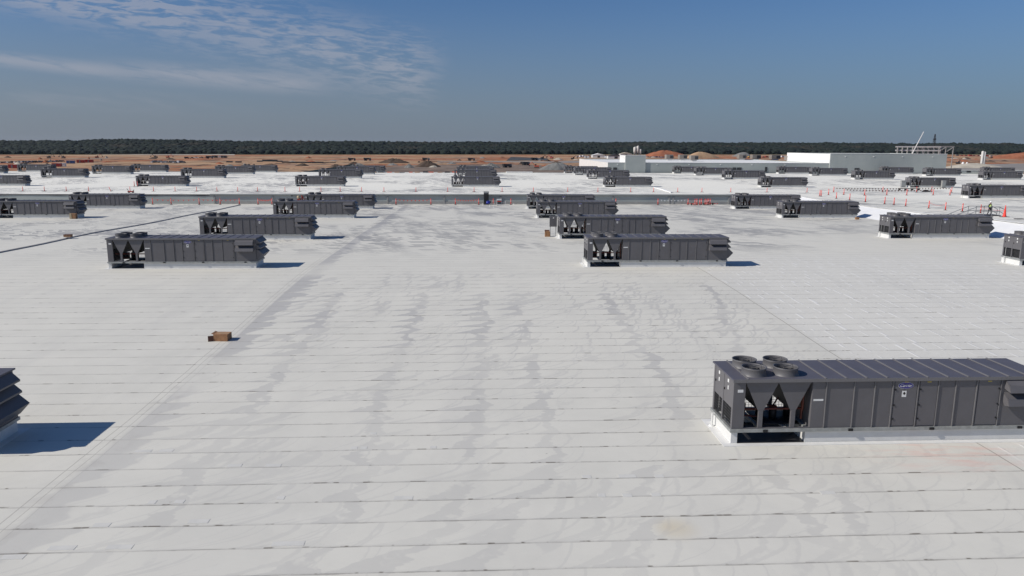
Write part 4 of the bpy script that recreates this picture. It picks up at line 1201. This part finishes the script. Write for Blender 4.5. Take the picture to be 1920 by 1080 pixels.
for a, b, ya, yb in ((1150, 1157, 314, 319), (1374, 1381, 314, 319.5), (1382.5, 1391, 314, 319.5), (1435, 1439, 313, 321.5), (1602, 1611, 315, 320)):
    za, zb = at(a, yb, Y=YA)[2], at(a, ya, Y=YA)[2]
    dd = .5 if a > 1560 else .1
    MB().box(XA(a), YA-dd-.02, za, XA(b), YA-.005-(dd-.1), zb).build('louvre', M['darkbox'], ann)
a, b = XA(1809), XA(1817); MB().box(a, YA-1.45, at(1809, 323, Y=YA)[2], b, YA-1.36, 1.5).build('louvre', M['darkbox'], bld)
# rooftop intake boxes on the annex
for i, (a, b, yb_) in enumerate([(1249, 1262, 300.5), (1274, 1288, 300.5), (1295, 1309, 302.5), (1385, 1399, 300), (1410, 1426, 300), (1446, 1463, 300.5), (1475, 1493, 303.5)]):
    p = at((a+b)/2, yb_, z=ZL-.25); w_ = (b-a)/FPX*p[1]
    t = thing('rooftop_intake', 'tan louvred intake box, %s from the left on the annex roof' % ordn(i+1), 'rooftop box', p, 0, 'louvred boxes on the annex roof')
    MB().box(-w_*.30, -.1, 0, w_*.30, 2, .5).build('curb', M['curb'], t)
    MB().box(-w_/2, -.3, .5, w_/2, 2.6, 2.1).build('casing', M['louver'], t)
    MB().box(.02*w_, -.36, .8, w_*.46, -.3, 1.8).build('grille', M['darkbox'], t)
# ------------------------------------------------------------------ things on the site beyond
def gthing(name, label, cat, px, py, rz=0, group=None): return thing(name, label, cat, on_ground(px, py), rz, group)
def make_car(col_m, kind):
    t = thing({'car': 'parked_car', 'pickup': 'pickup_truck', 'van': 'delivery_van'}[kind], 'x', {'car': 'car', 'pickup': 'pickup', 'van': 'van'}[kind], (0, 0, 0))
    mb = MB()
    if kind == 'car': mb.prism([(-2, .3), (2, .3), (2, .75), (1.2, .85), (-1.9, .9), (-2, .6)], 'y', -.8, .8)
    elif kind == 'pickup': mb.prism([(-2.5, .4), (2.4, .4), (2.4, .9), (1.4, 1.0), (-2.5, 1.0)], 'y', -.85, .85)
    else: mb.prism([(-2.6, .35), (2.5, .35), (2.5, .9), (1.9, 1.1), (1.5, 2.0), (-2.6, 2.05)], 'y', -.9, .9)
    mb.build('body', col_m, t)
    mb = MB()
    if kind == 'car': mb.prism([(-1.7, .9), (.9, .86), (.35, 1.3), (-1.1, 1.32)], 'y', -.7, .7)
    elif kind == 'pickup': mb.prism([(-.5, 1.0), (1.3, 1.0), (.8, 1.6), (-.4, 1.62)], 'y', -.76, .76)
    else: mb.box(1.4, -.92, 1.2, 1.75, .92, 1.8)
    mb.build('window', M['glass'], t)
    for sx in (-1.35, 1.35):
        for sy in (-.85, .72):
            mb = MB(); mb.tube((sx, sy, .33), (sx, sy+.13, .33), .33, n=12); mb.build('wheel', M['rubber'], t)
    return t
protos = {}
def car(cm, kind, px, py, label, group, rz=0):
    key = (cm, kind)
    if key not in protos:
        protos[key] = make_car(M[cm], kind); return place(protos[key], True, on_ground(px, py), rz, label, group)
    return place(protos[key], False, on_ground(px, py), rz, label, group)
cname = {'vwhite': 'white', 'vred': 'red', 'vblue': 'blue', 'vgrey': 'grey', 'vdark': 'black'}
kname = {'car': 'car', 'pickup': 'pickup', 'van': 'van'}
def line(cols, kinds, px0, px1, py0, py1, n, where, group, rz=0, seed=0):
    r_ = random.Random(seed)
    for i in range(n):
        t = i/(n-1); cm = r_.choice(cols); kd = r_.choice(kinds)
        car(cm, kd, lerp(px0, px1, t)+r_.uniform(-1, 1), lerp(py0, py1, t)+r_.uniform(-.2, .2), '%s %s, %s from the left %s' % (cname[cm], kname[kd], ordn(i+1), where), group, rz+r_.uniform(-.15, .15))
line(['vdark', 'vgrey', 'vblue', 'vwhite'], ['car', 'pickup'], 4, 118, 306, 303.5, 19, 'in the long parked row at far left', 'vehicles in the far left row', R(80), 1)
line(['vwhite', 'vwhite', 'vgrey'], ['pickup', 'van'], 287, 344, 305.2, 305.8, 14, 'in the white truck row past the left units', 'white trucks in a row', R(85), 2)
line(['vwhite', 'vgrey', 'vdark', 'vblue'], ['car', 'pickup'], 1208, 1262, 295.3, 295.8, 16, 'in the car park under the orange mound', 'cars parked under the orange mound', R(88), 3)
line(['vwhite', 'vwhite', 'vgrey', 'vred'], ['van', 'pickup'], 1084, 1135, 294.5, 292.5, 11, 'in the yard left of the annex block', 'vehicles in the yard behind the annex', R(40), 4)
line(['vwhite', 'vred', 'vdark'], ['pickup', 'van'], 350, 424, 297.5, 295.2, 9, 'in the scattered group beyond the white truck row', 'scattered site vehicles at left', R(10), 5)
line(['vwhite', 'vred', 'vred', 'vgrey'], ['van', 'pickup'], 1418, 1486, 296.0, 294.5, 12, 'in the yard by the white side wall', 'vehicles by the white side wall', R(30), 6)
line(['vred', 'vgrey', 'vwhite'], ['van', 'pickup'], 1795, 1858, 292.5, 293.5, 9, 'in the distant yard behind the silos', 'vehicles behind the twin silos', R(5), 7)

def make_excavator(m):
    t = thing('excavator', 'x', 'excavator', (0, 0, 0))
    for sy in (-1.2, .7): MB().prism([(-1.9, .25), (-1.6, 0), (1.6, 0), (1.9, .25), (1.6, .7), (-1.6, .7)], 'y', sy, sy+.5).build('track', M['rubber'], t)
    mb = MB(); mb.prism([(-2.0, .85), (1.4, .85), (1.4, 1.7), (-1.6, 1.9), (-2.0, 1.5)], 'y', -1.1, 1.1); mb.build('body', m, t)
    c = MB().prism([(.1, 1.7), (1.3, 1.7), (1.1, 2.7), (.1, 2.7)], 'y', -1.05, 0).build('cab', M['glass'], t)
    mb = MB(); mb.tube((1.0, .4, 1.4), (3.4, .4, 4.2), .26, .22, n=6); mb.tube((3.4, .4, 4.2), (5.6, .4, 2.2), .2, .16, n=6); mb.build('boom', m, t)
    mb = MB(); mb.prism([(5.2, 2.3), (5.9, 2.2), (5.7, 1.2), (4.9, 1.4)], 'y', -.1, .9); mb.build('bucket', M['vdark'], t)
    return t
ex = {'catyellow': make_excavator(M['catyellow']), 'vdark': make_excavator(M['vdark']), 'orangered': make_excavator(M['orangered'])}
exf = {}
EX = [('vdark', 92, 296.5, 0, 'dark excavator with raised boom on the red ground at far left'), ('vdark', 119, 296.8, 2.8, 'dark excavator to the right of another on the far left clay'),
      ('orangered', 182, 296.2, .3, 'faded orange excavator behind the far left units'), ('orangered', 315, 296.5, .1, 'faded orange excavator behind the white truck row'),
      ('vdark', 292, 296.3, 3.0, 'dark excavator left of the faded orange one by the truck row'), ('orangered', 1006, 314.8, 3.1, 'orange excavator at the left foot of the grey gravel heap'),
      ('vdark', 1017, 297.8, .4, 'dark excavator at the right end of the black pad'), ('vred', 1034, 297.2, 2.5, 'dark red excavator beyond the gravel heap'),
      ('vdark', 1074, 299, .2, 'dark excavator with arched boom beside the annex corner'), ('catyellow', 1405, 296, .5, 'yellow excavator beside the pale gravel heap'),
      ('vdark', 1796, 307.5, .5, 'dark excavator just right of the tall annex block'), ('vdark', 1875, 295.5, 2.7, 'dark excavator on the red clay ridge at right')]
for mkey, px, py, rz, lb in EX:
    if mkey not in ex: ex[mkey] = make_excavator(M[mkey])
    place(ex[mkey], mkey not in exf, on_ground(px, py), rz, lb, 'excavators on the building site'); exf[mkey] = 1
def make_dumper():
    t = thing('dump_truck', 'x', 'dump truck', (0, 0, 0))
    mb = MB(); mb.prism([(-3.6, 1.3), (1.0, 1.1), (1.6, 2.7), (-3.9, 2.9)], 'y', -1.2, 1.2); mb.build('dump_bed', M['vdark'], t)
    mb = MB(); mb.prism([(1.7, .8), (3.6, .8), (3.6, 1.7), (3.1, 2.8), (1.7, 2.8)], 'y', -1.1, 1.1); mb.build('cab', M['vgrey'], t)
    for x in (-2.6, -1.2, 2.6): mb = MB(); mb.tube((x, -1.25, .7), (x, 1.25, .7), .7, n=12); mb.build('wheel', M['rubber'], t)
    return t
dp = make_dumper()
for i, (px, py, lb) in enumerate([(799, 301.2, 'dark dump truck alone on the tan ground left of centre'), (884, 301.5, 'dark dump truck beyond the central stack of units'), (660, 301.6, 'long dark dump truck above the grass verge'), (689, 301.4, 'dark dump truck right of the long dark one'), (393, 297.4, 'dark dump truck left of the scattered site vehicles'), (1002, 300.5, 'dark dump truck on the black pad'), (951, 314.5, 'dark dump truck close to the rubble heap'), (986, 309.8, 'dark dump truck between the rubble and gravel heaps')]):
    place(dp, i == 0, on_ground(px, py), .1*i, lb, 'dark dump trucks on the site')
def make_container(m):
    t = thing('site_container', 'x', 'container', (0, 0, 0))
    mb = MB(); mb.box(-3, -1.1, .1, 3, 1.1, 2.5); mb.build('body', m, t)
    mb = MB()
    for k in range(13): x = -2.8+k*.46; mb.box(x, -1.16, .2, x+.14, -1.1, 2.4)
    mb.build('rib', m, t); MB().box(-1, -1.2, .15, -.1, -1.16, 2.2).build('door', M['vgrey'], t)
    return t
CN = [('vred', 107, 312.8, 'red container beside a white one behind the far left units'), ('vwhite', 115, 312.3, 'white container right of the red one at far left'), ('vblue', 133, 306.8, 'dark blue container in the left yard'), ('vred', 152, 305.6, 'red container left of two in the left yard'), ('vred', 168, 305.0, 'red container at the right end of the left yard'),
      ('vred', 26, 315.5, 'low rusty container by the far left roof edge'), ('vwhite', 1100, 296.5, 'white site cabin at the left in the yard behind the annex'), ('vwhite', 1117, 295.2, 'white site cabin second in the yard behind the annex'), ('vgrey', 1150, 293.5, 'grey site cabin left of the annex tower'), ('vwhite', 1139, 296.3, 'white site cabin next to the grey cabin'), ('vdark', 403, 296.0, 'black container in the scattered group at left'), ('vdark', 420, 296.3, 'black container at the right of the scattered group')]
cf = {}
for mkey, px, py, lb in CN:
    if mkey not in cf: cf[mkey] = make_container(M[mkey]); place(cf[mkey], True, on_ground(px, py), .1, lb, 'containers on the site')
    else: place(cf[mkey], False, on_ground(px, py), rnd.uniform(-.2, .3), lb, 'containers on the site')
# stacks of black pipe
k = 0
for px, py, n in [(430, 304.6, 2), (447, 304.8, 2), (487, 303.4, 2), (497, 302.7, 3), (506, 302.6, 3), (515, 303.0, 3), (524, 303.6, 2), (534, 305.2, 2), (545, 305.4, 2), (556, 305.6, 2), (567, 305.8, 2), (578, 306.0, 2), (590, 306.2, 2), (601, 306.0, 2), (612, 305.6, 1), (624, 305.4, 1)]:
    t = gthing('pipe_stack', 'stack of black pipes, %s from the left in the long pipe yard' % ordn(k+1), 'pipe stack', px, py, R(8), 'black pipe stacks'); k += 1
    for j in range(n):
        mb = MB()
        for i in range(4-j): mb.tube((-2.6, i*.62+j*.3, .33+j*.55), (2.6, i*.62+j*.3, .33+j*.55), .3, n=8)
        mb.build('pipe_layer', M['pipe'], t)
# tanks (white domes)
for i, (px, py) in enumerate([(1805.5, 308), (1813, 307.5)]):
    t = gthing('storage_tank', '%s white domed tank at the foot of the silo heap' % ['larger left', 'smaller right'][i], 'tank', px, py)
    mb = MB(); r = 1.25-.25*i; mb.lathe([(r, 0), (r, r*.8), (r*.8, r*1.3), (r*.4, r*1.55), (.001, r*1.6)], n=20); mb.build('tank_shell', M['vwhite'], t, True)
    mb = MB(); mb.tube((0, 0, r*1.58), (0, 0, r*1.75), .2, n=8); mb.build('hatch', M['greybox'], t)
# twin silo
p = on_ground(1846, 311); zt_ = None
t = thing('twin_silo', 'pair of joined white cylindrical silos on the tan heap at right', 'silo', (p[0], p[1]+3, p[2]))
za = at(1846, 284, Y=p[1]+3)[2]-p[2]
for sx in (-.9, .95):
    mb = MB(); mb.lathe([(1.05, 0), (1.05, za-.8 if sx > 0 else za-.1), (.5, za-.2 if sx > 0 else za+.4), (.001, za-.15 if sx > 0 else za+.45)], (sx, 0, 0), 24); mb.build('silo', M['conc'], t, True)
mb = MB(); mb.tube((0, 0, za*.9), (1.2, 0, za+.25), .3, n=8); mb.build('filter_top', M['vdark'], t)
# batching plant silos behind the annex
for i, (px, py, r, top) in enumerate([(1190, 292, 2.0, 275.5), (1195.5, 292, 1.8, 273.5), (1200.5, 292, 1.4, 279.5)]):
    p = on_ground(px, py)
    t = thing('cement_silo', '%s pale cement silo rising behind the annex tower' % ['left wide', 'tall middle', 'short tan right'][i], 'silo', p, 0, 'cement silos')
    h = at(px, top, Y=p[1])[2]-p[2]
    mb = MB(); mb.lathe([(.3*r, h*.25), (r, h*.45), (r, h*.93), (.5*r, h), (.001, h)], n=20); mb.build('hopper', M['conc'], t, True)
    mb = MB()
    for a in range(4): mb.tube((r*math.cos(a*1.57+.78), r*math.sin(a*1.57+.78), 0), (r*math.cos(a*1.57+.78), r*math.sin(a*1.57+.78), h*.5), .2, n=6)
    mb.build('leg_frame', M['steel'], t)
    mb = MB(); mb.tube((r*.3, 0, h), (r*.3, 0, h*1.06), .5, n=8); mb.build('filter', M['greybox'], t)
# steel frame under construction, crane boom, lattice tower
YS = 330
t = thing('steel_frame', 'bare grey steel building frame rising behind the tall annex block', 'steel frame', (0, 0, 0))
def fx(px): return at(px, 290, Y=YS)[0]
def fz(py, px=1750): return at(px, py, Y=YS)[2]
gz = -8
mb = MB()
for px in (1710.5, 1720, 1730, 1740, 1750, 1762): mb.tube((fx(px), YS, gz), (fx(px), YS, fz(275)), .35, n=6); mb.tube((fx(px)+1, YS+14, gz), (fx(px)+1, YS+14, fz(276)), .3, n=6)
for px, py in ((1767, 276), (1780, 275), (1794, 275.5)): mb.tube((fx(px), YS+3, gz), (fx(px), YS+3, fz(py)), .22, n=6)
mb.build('column', M['greybox'], t)
mb = MB()
for py in (275.5, 282.5):
    mb.box(fx(1709.5), YS-.5, fz(py)-.25, fx(1762), YS-.35, fz(py)+.25); mb.box(fx(1711), YS+14, fz(py)-.3, fx(1765), YS+14.2, fz(py)+.3)
mb.build('beam', M['cream'], t)
mb = MB(); mb.box(fx(1745), YS+3, fz(275)-.3, fx(1796), YS+3.2, fz(275)+.3)
for a, b in ((1767, 1780), (1782, 1794)):
    mb.tube((fx(a), YS+3, fz(284)), (fx(b), YS+3, fz(276)), .2, n=5)
for a in range(9): x = lerp(fx(1712), fx(1760), a/8); mb.tube((x, YS, fz(276)), (x+1.5, YS, fz(283)), .15, n=5)
mb.build('brace', M['greybox'], t)
YC = 300
a = at(1711, 287, Y=YC); b = at(1732, 247, Y=YC)
t = thing('mobile_crane', 'white mobile crane boom leaning above the tall annex block', 'crane', (a[0]-6, YC, -8))
L = lambda p: (p[0]-(a[0]-6), p[1]-YC, p[2]+8)
base = (3.8, 0, 1.8)
mb = MB(); A, B = L(a), L(b); dv = (B[0]-A[0], B[2]-A[2]); k = (A[2]-1.8)/dv[1]; foot = (A[0]-dv[0]*k, 0, 1.8)
mb.tube(foot, B, .26, .12, n=6); mb.build('boom', M['cream'], t)
mb = MB(); mb.box(foot[0]-3, -1.2, .6, foot[0]+4, 1.2, 1.4); mb.box(foot[0]-2, -1, 1.4, foot[0]+.5, 1, 2.6); mb.build('carrier_deck', M['vwhite'], t)
for x in (-2, -.5, 2, 3.3): mb = MB(); mb.tube((foot[0]+x, -1.25, .55), (foot[0]+x, 1.25, .55), .55, n=12); mb.build('wheel', M['rubber'], t)
p = (at(1751, 275, Y=1180)[0], 1180, tz(at(1751, 275, Y=1180)[0], 1180)); zt = at(1751, 251.5, Y=1180)[2]
t = thing('lattice_tower', 'thin dark lattice mast standing above the trees at right', 'mast', p)
h = zt-p[2]; mb = MB(); w0, w1 = 2.6, .5
def wz(z): return lerp(w0, w1, z/h)
for sx, sy in ((-1, -1), (1, -1), (1, 1), (-1, 1)): mb.tube((sx*w0, sy*w0, 0), (sx*w1, sy*w1, h), .35, .25, n=5)
mb.build('leg', M['vdark'], t); mb = MB()
n = 12
for i in range(n):
    za, zb = h*i/n, h*(i+1)/n
    for s1, s2 in (((-1, -1), (1, -1)), ((1, -1), (-1, -1)), ((-1, 1), (1, 1)), ((1, 1), (-1, 1))):
        mb.tube((s1[0]*wz(za), s1[1]*wz(za), za), (s2[0]*wz(zb), s2[1]*wz(zb), zb), .2, n=4)
mb.build('brace', M['vdark'], t)
MB().box(-1.6, -1.6, h*.72, 1.6, 1.6, h*.78).build('antenna_platform', M['vdark'], t)
# sheds behind the annex on the left
for i, (a, b, py, h, lb, m1) in enumerate([(1140, 1170, 297.5, 3.2, 'white shed with dark gable roof behind the annex', 'asphalt'), (1111, 1134, 295.6, 3.0, 'white shed with pale roof left of the dark-roofed shed', 'whiteroof'), (1163, 1185, 293.4, 3.4, 'long pale shed behind the annex tower', 'gravelwhite')]):
    A, B = on_ground(a, py), on_ground(b, py); w_ = B[0]-A[0]
    t = thing('site_shed', lb, 'shed', (A[0], A[1], A[2]))
    MB().box(0, 0, 0, w_, 10, h).build('wall', M['cream'], t)
    MB().prism([(-.4, h), (w_+.4, h), (w_*.5, h+2.2)], 'y', -.4, 10.4).build('roof', M[m1], t)
    MB().box(w_*.4, -.05, 0, w_*.6, -.01, h*.8).build('door', M['darkbox'], t)

# ------------------------------------------------------------------ thin air between here and the wood
hm = bpy.data.materials.new('haze'); hm.use_nodes = True; hm.node_tree.nodes.clear()
hg = G(hm.node_tree); pv = hg.n('ShaderNodeVolumePrincipled'); ho = hg.n('ShaderNodeOutputMaterial')
pv.inputs['Color'].default_value = (.80, .87, 1, 1); pv.inputs['Density'].default_value = .000024; pv.inputs['Anisotropy'].default_value = .2
hm.node_tree.links.new(pv.outputs[0], ho.inputs['Volume'])
tag(MB().box(-3100, -1600, -14, 3500, 4100, 34).build('haze', hm), kind='stuff')
